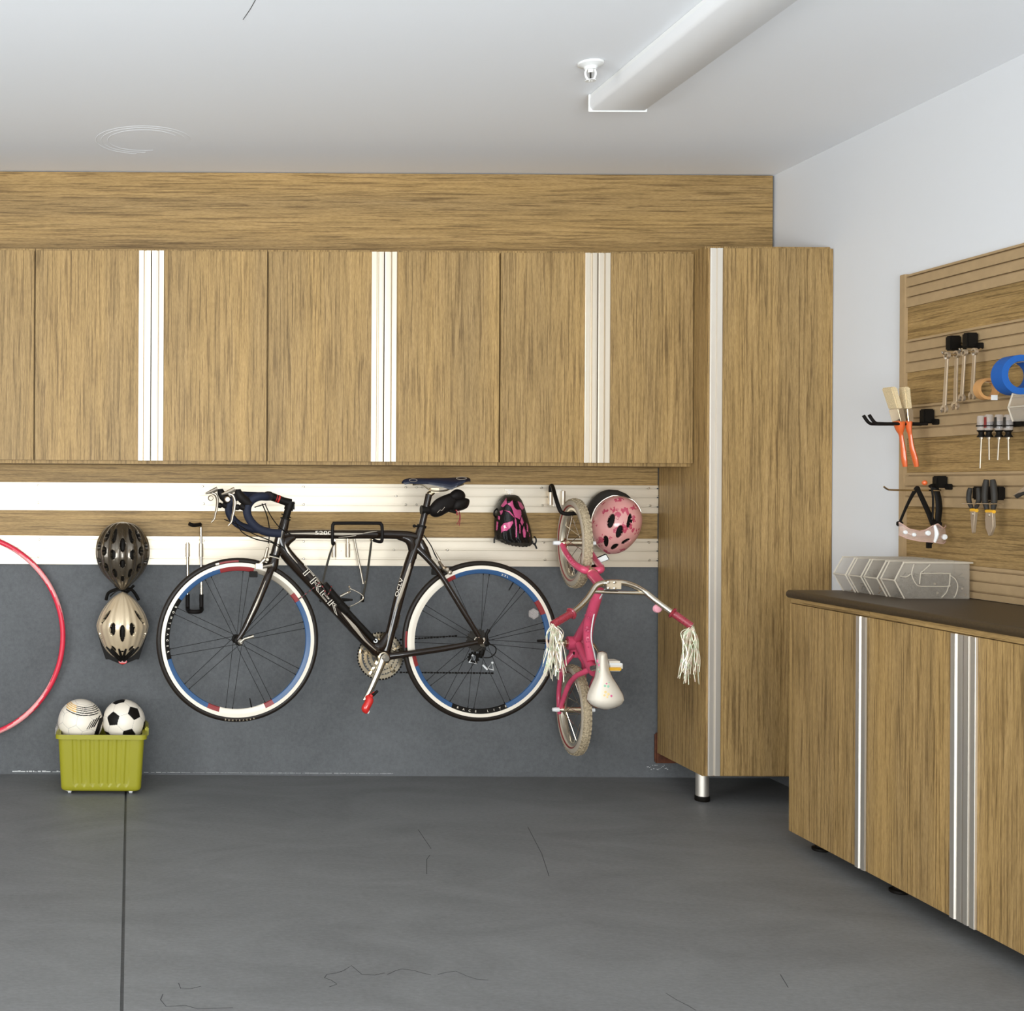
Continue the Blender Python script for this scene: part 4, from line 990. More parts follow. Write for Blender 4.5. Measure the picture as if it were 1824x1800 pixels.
# mitt
Ym = 5.12
gl = thing('softball_mitt', 'black and pink softball mitt hanging on the upper slat rail', 'glove', at(912, 973, Ym))
Lk = [(881,900),(883,896),(890,889),(900,884.5),(912,881.5),(930,880),(945,880),(960,881.5),(964,890)]
Rk = [(881,917),(883,923),(890,929),(900,933.5),(912,937),(930,942),(945,946),(960,948.5),(969,949),(973,944)]
def bot(x): return ease([(880,961),(886,962),(900,968),(912,971.5),(930,974),(942,973),(949,968)], x)+.8*math.sin(x*1.0)
polys_p = [[(902,886),(903,897),(896,903),(892,901)],[(903,897),(908,895),(913,890),(914,897),(916,903),(920,907),(928,908),(929,916),(926,925),(921,922),(917,921),(913,908),(910,902)],[(922,892),(928,895),(934,904),(930,908),(926,903),(924,898)],
   [(890,910),(896,908),(895,913),(892,917)],[(887,918),(891,920),(890,926),(887,924)],[(884.5,928),(887.5,930),(886,944),(883.5,944)],[(898,931),(905,930),(913,927),(914.5,931),(909,940),(903,945),(896,946),(893,949),(892,938)],[(917,921),(920,926),(921,940),(920.5,957),(918.5,957),(918.5,938),(917,930)],[(925,933),(927,934),(927.5,950),(925.5,950)],[(929,919),(933,930),(930,936),(927,929)],[(933,936),(937,948),(936,957),(932.5,957),(931,945)],[(938,930),(941,938),(941,948),(939,946)],[(943,948),(944.5,954),(943,957)],[(897,908),(908,910),(914,917),(917,922),(914,920),(906,912)]]
def inpoly(x, y, P):
    c = False; j = len(P)-1
    for i in range(len(P)):
        if (P[i][1] > y) != (P[j][1] > y) and x < (P[j][0]-P[i][0])*(y-P[i][1])/(P[j][1]-P[i][1])+P[i][0]: c = not c
        j = i
    return c
def mxy(u, v):
    y = lerp(881, 974, v); l = ease(Lk, min(y, 964)); r = ease(Rk, min(y, 973)); x = lerp(l, r, u)
    return x, min(y, bot(x))
def mitt(u, v):
    x, y = mxy(u, v); s = math.sin(PI*u)**.6 if 0 < u < 1 else 0; e = min(1, v/.12)**.6*min(1, (1-v)/.10+.15)
    fold = .006*math.cos(u*PI*9)*min(1, max(0, (v-.55)*4)) 
    pk = any(inpoly(x, y, P) for P in polys_p)
    return at(x, y, Ym+.03-(.085*s*e+fold*s+(.003 if pk else 0)))
def mmf(u, v):
    x, y = mxy(u, v); return 1 if any(inpoly(x, y, P) for P in polys_p) else 0
obj('body', MB().surf(mitt, 100, 130, mf=mmf).surf(lambda u, v: at(*mxy(u, v), Ym+.03), 20, 20), [M_LEATHER, M_HOT], gl, angle=60)
lc = MB().tube(spline([at(x, y, Ym-.01) for x, y in ((948,963),(950,968),(953,968.5),(955,963),(954,958),(951,955))], 5), .0035, 8).tube(spline([at(951,967,Ym-.01), at(954,972,Ym-.01), at(956,977,Ym-.01)], 4), .004, 8)
lc.tube(spline([at(882,956,Ym), at(880.5,961,Ym), at(880.5,967,Ym)], 4), .0035, 8).tube(spline([at(886,905,Ym+.01), at(881,910,Ym), at(880,917,Ym), at(884,922,Ym+.01)], 5), .0035, 8)
obj('lacing', lc, M_LEATHER, gl)
t = MB(); o0 = at(899.5, 938, Ym-.052); text_mb(t, 'R', .016, (o0, V((.93,-.2,.25)).normalized(), V((-.25,0,.97)).normalized(), V((0,-1,0))), .0003); obj('logo_mark', t, M_GOLD, gl, flat=True)
h = thing('utility_hook', 'small silver slat hook with the mitt hung on it', 'hook', at(907, 882, D-.03))
obj('hook_plate', MB().box(at(899,871.2,D-.024), at(914,873.4,D-.0185)).box(at(905.5,873,D-.024), at(909,882,D-.0185)).box(at(902,875,D-.026), at(913,877,D-.0185)), M_ALU2, h)
obj('prong', MB().tube(spline([at(907,880,D-.022), at(907.5,886,D-.04), at(907.5,887,D-.07)], 5), .003, 8), M_ALU2, h)
# ---------------------------------------------------------------- hula hoop
Yo = 5.165
hc = at(-70, 1133, Yo); Rh = 182*Yo/F; m = MB(); n = 420; sg = 20
vs = []; fs = []; ms = []
for k in range(n):
    a = 2*PI*k/n; e = V((math.cos(a), 0, math.sin(a)))
    for j in range(sg):
        b = 2*PI*j/sg; vs.append(hc+e*(Rh+.0115*math.cos(b))+V((0,1,0))*.0115*math.sin(b))
for k in range(n):
    for j in range(sg):
        fs.append((k*sg+j, k*sg+(j+1) % sg, ((k+1) % n)*sg+(j+1) % sg, ((k+1) % n)*sg+j)); ms.append(1 if ((j/sg+k/n*4) % 1.0) < .30 else 0)
m.add(vs, fs, ms)
tag(obj('hula_hoop', m, [M_HOOPR, M_HOOPP]), 'red and pink striped hula hoop half outside the left edge', 'hoop')

# ---------------------------------------------------------------- green crate with balls
yf, yb = 4.84, 5.14
P = lambda x, y, Y=yf: at(x, y, Y)
zt, zb = P(180,1309).z, P(180,1411).z
xl_t, xr_t, xl_b, xr_b = P(103,1312).x, P(257.5,1312).x, P(108,1411).x, P(251,1411).x
cb = thing('storage_crate', 'lime green plastic crate on casters with two balls on top', 'crate', ((xl_t+xr_t)/2, (yf+yb)/2, 0))
def crate_ring(t, inset, rib):
    """outline at height t (0 bottom, 1 top)"""
    x0 = lerp(xl_b, xl_t, t)+inset; x1 = lerp(xr_b, xr_t, t)-inset; y0 = lerp(yf+.012, yf, t)+inset; y1 = yb-inset; r = .022
    pts = []
    def rd(x):
        if not rib or t < .10 or t > .97: return 0
        f = (x-x0)/(x1-x0); q = (f-.135)/(.865-.135)*7
        if 0 <= q <= 7 and (t > .16 or abs(q % 1-.5) < (t-.10)/.06*.3): return .0035 if abs(q % 1-.5) < .25 else 0
        return 0
    for cx, cy, a0 in ((x0+r, y0+r, PI), (x1-r, y0+r, 1.5*PI), (x1-r, y1-r, 0), (x0+r, y1-r, .5*PI)):
        for k in range(5):
            a = a0+k/4*PI/2; pts.append(V((cx+r*math.cos(a), cy+r*math.sin(a), 0)))
        if a0 == PI:
            for k in range(1, 90): 
                x = lerp(x0+r, x1-r, k/90); pts.append(V((x, y0+rd(x), 0)))
    return pts
m = MB(); rows = []
hts = [0,.015,.05,.10,.115,.13,.145,.16,.3,.5,.7,.9,.97,1]
for t in hts:
    ins = .012 if t == 0 else (.004 if t == .015 else 0)
    rows.append([V((p.x, p.y, lerp(zb, zt, t))) for p in crate_ring(t, ins, True)])
for t in (1, .5, .03): rows.append([V((p.x, p.y, lerp(zb, zt, t)+(.001 if t == .03 else 0))) for p in crate_ring(t, .0085, False)])
n = len(rows[0]); o = 0
vs = [p for r in rows for p in r]; fs = []
for i in range(len(rows)-1):
    for k in range(n): fs.append((i*n+k, i*n+(k+1) % n, (i+1)*n+(k+1) % n, (i+1)*n+k))
fs.append(list(range(n))[::-1]); fs.append([(len(rows)-1)*n+k for k in range(n)])
m.add(vs, fs); BODY = obj('crate_body', m, M_LIME, cb, angle=50)
rim = MB()
o1 = crate_ring(1, -.010, False); i1 = crate_ring(1, 0, False)
for (dz0, dz1, A, Bq) in ((-.016, .002, o1, i1),):
    n = len(A); vs = [p+V((0,0,zt+dz0)) for p in A]+[p+V((0,0,zt+dz1)) for p in A]+[p+V((0,0,zt+dz1)) for p in Bq]+[p+V((0,0,zt+dz0+.012)) for p in Bq]
    fs = []
    for r_ in range(4):
        q = (r_+1) % 4
        for k in range(n): fs.append((r_*n+k, r_*n+(k+1) % n, q*n+(k+1) % n, q*n+k))
    rim.add(vs, fs)
obj('rim', rim, M_LIME, BODY, angle=50)
for sx in (xl_t-.018, xr_t+.002):
    obj('handle', MB().box((sx, 4.93, zt-.024), (sx+.016, 5.06, zt+.016)), M_CLEAR if sx < -.2 else M_LIME, BODY, bevel=.005)
for cx in (at(124,1411,4.88).x, at(233,1411,4.88).x):
    for cy in (4.885, 5.10):
        q = obj('caster', MB().lathe((cx-.009, cy, .0215), (1,0,0), [(.014,0),(.021,.003),(.021,.015),(.014,.018)], 20), M_PURE, cb)
        obj('caster_bracket', MB().lathe((cx, cy, .026), (0,0,1), [(.006,0),(.024,.008),(.024,zb-.026)], 20), M_WHITE, q)
# balls
g = (1+5**.5)/2
ICO = [V(v).normalized() for v in [(-1,g,0),(1,g,0),(-1,-g,0),(1,-g,0),(0,-1,g),(0,1,g),(0,-1,-g),(0,1,-g),(g,0,-1),(g,0,1),(-g,0,-1),(-g,0,1)]]
el = min((ICO[0]-q).length for q in ICO[1:])
CEN = []
for i in range(12):
    for j in range(i):
        for k in range(j):
            if all(abs((ICO[a]-ICO[b]).length-el) < .01 for a, b in ((i,j),(j,k),(i,k))): CEN.append((ICO[i]+ICO[j]+ICO[k]).normalized())
FACE = [(v, 2.32744, 1) for v in ICO]+[(v, 2.26728, 0) for v in CEN]
def soccer(c, r, rotm, matf, nu=220, nv=150):
    Ri = rotm.transposed()
    def info(d):
        q = Ri @ d; L = sorted(((q.dot(v)/h, p) for v, h, p in FACE), reverse=True)
        return L[0][0]-L[1][0], L[0][1]
    def fn(u, v):
        d = V((math.sin(PI*v)*math.cos(2*PI*u), math.sin(PI*v)*math.sin(2*PI*u), math.cos(PI*v)))
        g_, _ = info(d); return c+d*r*(1-.012*max(0, 1-g_/.006))
    def mf(u, v):
        d = V((math.sin(PI*v)*math.cos(2*PI*u), math.sin(PI*v)*math.sin(2*PI*u), math.cos(PI*v)))
        g_, p = info(d); return matf(d, g_, p)
    return MB().surf(fn, nu, nv, mf=mf)
Yk = 4.985
c2 = at(220.5, 1284, Yk); r2 = 38.3*Yk/F
f1 = V((-.53,-.81,-.26+.52)).normalized(); f2 = V((.52,-.67,.53)).normalized()
def fra(a, b):
    a = a.normalized(); b = (b-a*a.dot(b)).normalized(); return Matrix((a, b, a.cross(b))).transposed()
i0 = ICO[0]; i1_ = [q for q in ICO if abs((q-i0).length-el) < .01][0]
f1 = V((-.50,-.82,.27)).normalized()
Rm = fra(f1, f2) @ fra(i0, i1_).transposed()
M_SEAM = plain('ball_seam', (.55,.50,.44), .5)
bl = soccer(c2, r2, Rm, lambda d, g_, p: 1 if p else (2 if g_ < .0035 else 0))
tag(obj('soccer_ball', bl, [M_WHITE, M_BLACK, M_SEAM], angle=180), 'white football with black pentagons in the green crate, right one', 'ball')
c1 = at(143.5, 1285, Yk-.01); r1 = 40*Yk/F
def stripe(d, g_, p):
    x, y = d.x, d.z
    if d.y < .1:
        yy = y-.10*((x-.25)**2)/.5
        if -.62 < x < .80:
            for i, h in enumerate((.44,.53,.615,.69,.755)):
                lo, hi = h+.0, h+.040-.004*i
                if lo < yy+.06*x < hi: return 3 if (x < -.15 and i > 0) else 1
        if x > .30:
            t = (y-.40)-(x-.86)*.9
            if -.78 < y < .37 and x > .62:
                s = (x-.62)*1.0-(y+.15)*.32
                if .10 < s < .30 and -.52 < y < .25: return 1
            for i in range(4):
                a = x-.40-i*.085; b = y+.02-a*1.35-(i*.02)
                if abs(x-(.44+.085*i)-(y-.06)*.62) < (.018+.006*i) and -.14+.02*i < y < .20+.05*i: return 1
    return 2 if g_ < .0035 else 0
bl = soccer(c1, r1, fra(V((-.2,-.9,-.3)), V((.9,-.3,.1))) @ fra(i0, i1_).transposed(), stripe, 300, 200)
tag(obj('soccer_ball', bl, [M_WHITE, M_BLACK, M_SEAM, M_YEL], angle=180), 'white football with curved black stripes in the green crate, left one', 'ball')

# ---------------------------------------------------------------- ceiling things
sc_ = cpt(1052, 112, 0)
s = thing('fire_sprinkler', 'white pendent fire sprinkler on the ceiling', 'sprinkler', sc_-V((0,0,.05)))
obj('escutcheon', MB().lathe(sc_, (0,0,-1), [(.0,.0),(.042,.0005),(.040,.006),(.022,.014),(.018,.022),(.0,.022)], 32), M_PURE, s)
fz = MB()
for q in (-1, 1): fz.tube(spline([sc_+V((.013*q,0,-.020)), sc_+V((.017*q,0,-.034)), sc_+V((.012*q,0,-.050)), sc_+V((.002*q,0,-.058))], 4), .0035, 8)
fz.cyl(sc_+V((0,0,-.02)), sc_+V((0,0,-.032)), .009, 12); obj('frame', fz, M_PURE, s)
obj('heat_bulb', MB().tube([sc_+V((0,0,-.032)), sc_+V((0,0,-.056))], .003, 8), M_GREY, s)
obj('deflector', MB().lathe(sc_+V((0,0,-.058)), (0,0,1), [(0,0),(.017,-.001),(.018,.001),(0,.002)], 20), M_PURE, s)
# long ceiling light running towards the camera
zL = HC-.062
def zpt(px, py, z): 
    u, v = uv(px, py); Y = -F*(z-CH)/v; return V((u*Y/F, Y, z))
A = zpt(1048, 199, zL); Bp = zpt(1153, 199, zL); yE = A.y
q0 = zpt(1262, 2, zL+.040); q1 = zpt(1058, 166, HC-.012)
dx = (q0.x-q1.x)/(q0.y-q1.y); ln = 2.44
cl = thing('ceiling_light', 'long white surface-mounted light cover on the ceiling', 'lamp', (A.x+.1, yE-ln/2, zL))
def sk(p): return V((p[0]+dx*(p[1]-yE)*1.0, p[1], p[2]))
wL = Bp.x-A.x
hs = MB().box((A.x+.006, yE-ln, HC-.016), (Bp.x-.006, yE-.008, HC-.001)); hs.v = [sk(p) for p in hs.v]; obj('housing', hs, M_PURE, cl)
prf = [(.003,HC-.017),(.003,zL+.016),(.012,zL+.003),(wL-.012,zL+.003),(wL-.003,zL+.016),(wL-.003,HC-.017)]
df = MB().prism([V((A.x+x, yE-ln, z)) for x, z in prf], (0, ln-.009, 0)); df.v = [sk(p) for p in df.v]; obj('diffuser', df, M_DIFF, cl, angle=60)
for ye in (yE, yE-ln):
    ec = MB().box((A.x, ye-.004, zL), (Bp.x, ye+.004, HC-.001)); ec.v = [sk(p) for p in ec.v]; obj('end_cap', ec, M_PURE, cl, bevel=.0015)

# ---------------------------------------------------------------- tools on the right wall
XF = XR-.018
def clip(root, px, py, w=.028, hgt=.050, out=.042, dep=None):
    """black plug that locks a hook into the slat rail"""
    c = atX(px, py, XF-out*.6)
    obj('slat_plug', MB().box((XF-out, c.y-w/2, c.z-hgt/2), (XF-.004, c.y+w/2, c.z+hgt/2)), M_BLACK, root, bevel=.004)
    obj('plug_foot', MB().box((XF-.016, c.y-w/2-.020, c.z-hgt/2-.006), (XF-.001, c.y-w/2+.001, c.z-hgt/2+.014)), M_BLACK, root, bevel=.002)
    return c
# wrenches
def wrench(px_top, py_top, px_bot, py_bot, X, label, w):
    a = atX(px_top, py_top, X); Y = a.y; b = atX(px_bot, py_bot, X); b = V((X, Y+(b.y-Y)*.6, b.z)); d = (b-a).normalized()
    r = thing('wrench', label, 'wrench', b, 'combination wrenches'); ey = V((1,0,0)).cross(d).normalized()
    def ringp(c, r0, r1, h, a0=0, a1=2*PI):
        m = MB(); n = 24
        for k in range(n):
            t0, t1 = lerp(a0, a1, k/n), lerp(a0, a1, (k+1)/n)
            q = [c+(d*math.cos(t)+ey*math.sin(t))*rr_ for t, rr_ in ((t0, r0), (t0, r1), (t1, r1), (t1, r0))]
            m.prism([p-V((h/2,0,0)) for p in q], (h,0,0))
        return m
    obj('box_end', ringp(a, w*.55, w*1.05, .009), M_WRENCH, r)
    sh = MB().prism([a+d*w*.9-ey*w*.58-V((.0025,0,0)), a+d*w*.9+ey*w*.58-V((.0025,0,0)), b-d*w*1.0+ey*w*.70-V((.0025,0,0)), b-d*w*1.0-ey*w*.70-V((.0025,0,0))], (.005,0,0)); obj('shaft', sh, M_WRENCH, r, bevel=.0012)
    obj('open_end', ringp(b, w*.55, w*1.3, .007, .62, 2*PI-.62), M_WRENCH, r)
hk1 = thing('wrench_hook', 'black slat hook with silver prongs, carrying the two left wrenches', 'hook', atX(1700, 630, 2.72))
clip(hk1, 1697, 611); 
hk2 = thing('wrench_hook', 'black slat hook with silver prongs, carrying the two right wrenches', 'hook', atX(1727, 626, 2.72))
clip(hk2, 1727, 606)
wd = (((1687,633,1679,729), 2.700, .0115, 'leftmost of the four hanging wrenches', hk1), ((1704,631,1700,723), 2.738, .0125, 'second wrench from the left, with a broad shaft', hk1), ((1718,628,1710,709), 2.700, .0105, 'thin third wrench from the left', hk2), ((1736,626,1729,705), 2.738, .0115, 'rightmost of the four hanging wrenches', hk2))
for (x0, y0, x1, y1), X, w_, lb, hk in wd:
    wrench(x0, y0, x1, y1, X, lb, w_)
for hk, pa in ((hk1, (atX(1687,633,2.700), atX(1704,631,2.738))), (hk2, (atX(1718,628,2.700), atX(1736,626,2.738)))):
    for i, p in enumerate((pa[0]+V((0,0,.004)), pa[0]*.5+pa[1]*.5+V((0,.012,.004)))):
        e = V((XF-.03, pa[1].y if i == 0 else pa[1].y+.02, p.z+.010))
        obj('prong', MB().tube(spline([e, V((2.735, p.y, p.z)), p, p+V((-.012,0,.002)), p+V((-.018,0,.010))], 5), .0028, 8), M_STEEL, hk)
# paintbrush hook and brushes
hk = thing('double_prong_hook', 'black rubber-coated two-prong hook holding the paintbrushes', 'hook', atX(1620, 757, 2.70))
cY = clip(hk, 1650, 741, hgt=.05).y
zp = atX(1615, 755, 2.70).z
for dy in (-.012, .020):
    tipx = atX(1584, 755, 2.60).x
    obj('rubber_prong', MB().tube(spline([V((XF-.03, cY+dy, zp)), V((2.66, cY+dy, zp)), V((2.60, cY+dy, zp)), V((2.575, cY+dy, zp+.004)), V((2.555, cY+dy, zp+.030))], 5), .0055, 10), M_RUBBER, hk)
def brush(X, dY, label, bw, tilt, hx):
    c = V((X, cY+.004+dY, zp))
    r = thing('paintbrush', label, 'paintbrush', c-V((0,0,.19)), 'paintbrushes')
    def pr(z0, z1, w0, w1, t0, t1, sx0, sx1):
        q = []
        for z, w_, t_, s_ in ((z0, w0, t0, sx0), (z1, w1, t1, sx1)):
            q += [c+V((s_+x*t_/2, y*w_/2, z)) for x, y in ((-1,-1),(1,-1),(1,1),(-1,1))]
        return MB().add(q, [(0,3,2,1),(4,5,6,7),(0,1,5,4),(1,2,6,5),(2,3,7,6),(3,0,4,7)])
    obj('bristles', pr(.050, .128, bw, bw*1.10, .019, .021, -.010*tilt, -.030*tilt), M_BRIST, r, bevel=.004)
    obj('ferrule', pr(.006, .052, bw*.94, bw, .020, .0205, 0, -.010*tilt), M_STEEL, r, bevel=.002)
    obj('handle', MB().tube(spline([c+V((0,0,.010)), c+V((.003,0,-.02)), c+V((.008,0,-.045)), c+V((.014,0,-.085)), c+V((hx*.8,0,-.12)), c+V((hx,0,-.150))], 5), [bw*.48, bw*.34, .0085, .0085, .011, .0115, .009], 12, flat=.75, up=(1,0,0)), M_ORANGE, r)
brush(2.668, -.004, 'wide paintbrush with orange handle on the outer side of the hook', .052, 1.2, .022)
brush(2.692, -.016, 'paintbrush with long orange handle nearest to the hook base', .034, .5, .030)
# goggles on a silver hook
hk = thing('single_hook', 'silver prong hook with black plug, carrying the goggles', 'hook', atX(1630, 873, 2.68))
g0 = clip(hk, 1673, 858, hgt=.042)
za = atX(1640, 873, 2.66).z; gy = g0.y
obj('prong', MB().tube(spline([V((XF-.02, gy, za)), V((2.66, gy, za)), V((2.60, gy, za+.001)), V((2.585, gy, za+.003)), V((2.572, gy, za+.012))], 5), .0032, 8), M_STEEL, hk)
obj('prong_cap', MB().ball(V((2.71, gy-.004, za+.026)), .009), M_ORANGE, hk)
gg = thing('safety_goggles', 'clear safety goggles with black strap hanging from a silver hook', 'goggles', atX(1640, 968, 2.66))
def GP(px, py, X, dy=0): 
    p = at(px, py, gy); return V((p.x, gy+dy, p.z))
def lens(u, v):
    s = u*2-1; x = lerp(1596, 1678, u)
    top = ease([(0,930),(.12,941),(.3,945),(.42,943),(.56,936),(.7,932),(.86,940),(1,935)], u); b = ease([(0,952),(.1,958),(.3,962),(.6,964),(.85,967),(1,962)], u)
    p = at(x, lerp(top, b, v), gy); return V((p.x, gy-.012-.045*math.sqrt(max(0, 1-s*s*.96))+.010*abs(v-.5), p.z))
lz = MB().surf(lens, 40, 10); lz.surf(lambda u, v: V(lens(u, v))+V((0,.004,0)), 40, 10)
LZ = obj('lens', lz, M_LENS, gg)
fz = MB()
for vv in (0, 1): fz.tube([V(lens(k/30, vv)) for k in range(31)], .0024, 6)
obj('lens_frame', fz, plain('clear_pink_frame', (.80,.56,.47), .15, trans=.5, ior=1.3), LZ)
vt = MB()
for (x, y, r_) in ((1601,947,3.6),(1612,951,3.4),(1633.5,948,4.6),(1667,955,5)):
    u_ = (x-1596)/82; p = V(lens(u_, .5)); vt.lathe(V((at(x,y,gy).x, p.y+.001, at(x,y,gy).z)), (0,-1,0), [(0,-.002),(r_*.0019,-.002),(r_*.0019,.003),(r_*.0014,.005),(0,.005)], 16)
obj('vent_cap', vt, M_PURE, LZ)
ns = MB().tube(spline([V(lens(.62, 0)), V(lens(.635,.5))-V((0,.003,0)), V(lens(.62, 1))], 4), [.004,.007,.004], 8); obj('nose_piece', ns, M_PURE, LZ)
sp = MB()
sp.tube(spline([GP(1602,932,0), GP(1612,908,0), GP(1622,887,0), GP(1630,873.5,0), V((at(1634,872,gy).x, gy, za+.007)), GP(1637,876,0), GP(1645,893,0), GP(1655,915,0), GP(1662,932,0)], 5), [.0048,.005,.006,.0075,.0085,.0085,.009,.0095,.011], 8, flat=.5, up=(0,1,0))
sp.tube(spline([GP(1657,867,0,-.006), GP(1659,885,0,-.008), GP(1659,905,0,-.008), GP(1657,925,0,-.01)], 5), .0035, 8)
sp.tube(spline([GP(1668,866,0,.006), GP(1673,885,0,.006), GP(1674,905,0,.004), GP(1671,925,0,0), GP(1668,940,0,-.01)], 5), [.010,.0105,.0115,.0105,.009], 10, flat=.5, up=(0,1,0))
sp.tube(spline([GP(1655,866,0,-.004), GP(1662,864,0,0), GP(1669,867,0,.004)], 4), .006, 8)
obj('strap', sp, M_BLACK, gg)
obj('strap_buckle', MB().box(GP(1598,928,0,-.006), GP(1608,937,0,.008)).box(GP(1658,928,0,-.02), GP(1672,941,0,.004)), M_BLACK, gg, bevel=.003)
obj('strap_slider', MB().box(GP(1649,963,0,-.012), GP(1656,976,0,.0)).tube([GP(1656,970,0,-.005), GP(1664,961,0,-.01)], .0018, 6), M_BLACK, gg, bevel=.001)
# pliers
hk = thing('plier_ring_hook', 'black slat hook with a wire ring carrying both pliers', 'hook', atX(1760, 896, 2.72))
Xq = 2.735
c = atX(1757, 878, XF-.02)
obj('slat_plug', MB().box((XF-.030, atX(1782,878,XF-.02).y, c.z-.022), (XF-.002, atX(1736,878,XF-.02).y, c.z+.022)), M_BLACK, hk, bevel=.004)
wr = MB(); 
for x0, x1 in ((1723, 1748), (1749, 1778)):
    a, b = atX(x0, 896, Xq), atX(x1, 897.5, Xq); y0, y1 = a.y, b.y; z = (a.z+b.z)/2
    wr.tube([V((Xq-.016, y0, z)), V((Xq-.016, y1, z)), V((Xq+.016, y1, z)), V((Xq+.016, y0, z))], .0017, 6, closed=True)
wr.tube([V((Xq+.016, atX(1748,896,Xq).y, z)), V((XF-.015, atX(1748,896,Xq).y, z+.01))], .003, 8)
obj('wire_ring', wr, M_STEEL, hk)
def pliers(hl, hr, joint, tip, label, gr, jw):
    Yc = atX(*joint, Xq); r = thing('pliers', label, 'pliers', atX(tip[0][0], tip[0][1], Xq), 'pliers')
    def Q(x, y, dx=0):
        p = atX(x, y, Xq); return V((Xq+dx, p.y, p.z))
    for l in (hl, hr):
        obj('grip', MB().tube(spline([Q(*p) for p in l], 5), [gr*.75, gr, gr, gr, gr*.9, gr*.7], 10), M_GREY, r)
    obj('collar', MB().tube([Q(joint[0]-jw*1.1, joint[1]-1), Q(joint[0]+jw*1.1, joint[1])], .006, 8), M_YEL, r)
    j = MB(); T = tip
    j.prism([Q(joint[0]-jw, joint[1]+1, -.005), Q(joint[0]+jw, joint[1]+1, -.005)]+[Q(x, y, -.005) for x, y in T], (.010,0,0)); j.lathe(Q(joint[0], joint[1]+6, -.005), (-1,0,0), [(.006,0),(.005,.003)], 12)
    obj('jaws', j, M_WRENCH, r, bevel=.001)
pliers([(1728,869),(1726,880),(1726,892),(1731,905)], [(1742,869),(1743.5,880),(1743,892),(1738,905)], (1735,909), [(1738,925),(1735.5,948),(1733.5,950),(1731.5,925)], 'needle-nose pliers with dark grips, the smaller left pair', .0075, 4.5)
pliers([(1757,854),(1755,870),(1754,888),(1758,907)], [(1768,854),(1770,870),(1771,888),(1769,907)], (1764,911), [(1771,925),(1771.5,938),(1766,953),(1763,954),(1758,940),(1757,925)], 'larger dark-gripped pliers with yellow collar, right of the needle-nose pair', .0092, 6)
# grey tool at the right edge
tl = thing('snips', 'grey metal tool tip reaching in at the right photo edge beside the pliers', 'snips', atX(1826, 890, 2.74))
def Q2(x, y, X=2.74): return atX(x, y, X)
obj('blade', MB().prism([Q2(1803,883), Q2(1824,866), Q2(1846,858), Q2(1850,872), Q2(1822,876)], (.008,0,0)), M_WRENCH, tl, bevel=.001)
obj('handle', MB().tube(spline([Q2(1811,884,2.744), Q2(1822,878,2.746), Q2(1838,874,2.75), Q2(1860,880,2.75)], 4), .007, 8), M_GREY, tl)
obj('slat_plug', MB().box((XF-.030, Q2(1862,878).y, Q2(1850,880).z-.02), (XF-.002, Q2(1842,878).y, Q2(1850,880).z+.02)).box((2.742, Q2(1856,878).y, Q2(1850,872).z-.006), (XF-.02, Q2(1846,878).y, Q2(1850,872).z+.006)), M_BLACK, tl, bevel=.003)
# screwdrivers in a rack
rk = thing('screwdriver_rack', 'small black slat rack behind the four screwdriver handles', 'rack', atX(1778, 770, 2.75))
Xs = 2.725
pA, pB = atX(1812, 752, Xs), atX(1744, 752, Xs)
ra = MB().box((Xs+.016, pA.y, pA.z-.010), (XF-.002, pB.y, pA.z+.010)); obj('bar', ra, M_BLACK, rk, bevel=.002)
lab = ['leftmost screwdriver, clear handle and longest shaft', 'second screwdriver from the left, clear handle with dark print', 'third screwdriver from the left, its shaft leaning slightly', 'rightmost screwdriver, beside the hanging clear bin']
for i, (tx, bx, by) in enumerate(((1749.5,1745.5,834),(1763,1762,819),(1781,1777,819),(1797.5,1796.5,819))):
    zt_ = atX(tx, 738+(0 if i else 2), Xs); zc = atX(tx-1.5, 766, Xs); ze = atX(tx-2, 778.5, Xs); zb_ = atX(bx, by, Xs); Y = zc.y
    r = thing('screwdriver', lab[i], 'screwdriver', V((Xs, zb_.y, zb_.z)), 'screwdrivers')
    H = MB(); n = 12
    H.lathe((Xs, Y, zc.z), (0,0,1), [(.0115,0),(.0125,.004),(.0125,zt_.z-zc.z-.006),(.0105,zt_.z-zc.z)], 18)
    obj('handle', H, M_CLEAR, r)
    if i: obj('handle_print', MB().box((Xs-.0135, Y-.006, zc.z+.008), (Xs-.0122, Y+.004, zt_.z-.008)), M_DKRED if i == 1 else M_GREY, r)
    obj('collar', MB().lathe((Xs, Y, ze.z), (0,0,1), [(.0125,0),(.0120,.003),(.0075,.010),(.0080,.016),(.0125,zc.z-ze.z-.002),(.0125,zc.z-ze.z)], 18), M_BLACK, r)
    obj('shaft', MB().tube([V((Xs, Y, ze.z)), V((Xs, zb_.y, zb_.z))], [.0026,.0023], 8).tube([V((Xs,Y,ze.z+.002)), V((Xs,Y,ze.z-.006))], .0055, 8), M_LEVER, r)
    obj('ring', MB().lathe((Xs, Y, zc.z+.012), (0,0,1), [(.0128,0),(.0150,0),(.0150,.004),(.0128,.004)], 18, closedprof=True).box((Xs+.013, Y-.003, zc.z+.012), (Xs+.018, Y+.003, zc.z+.016)), M_BLACK, rk)
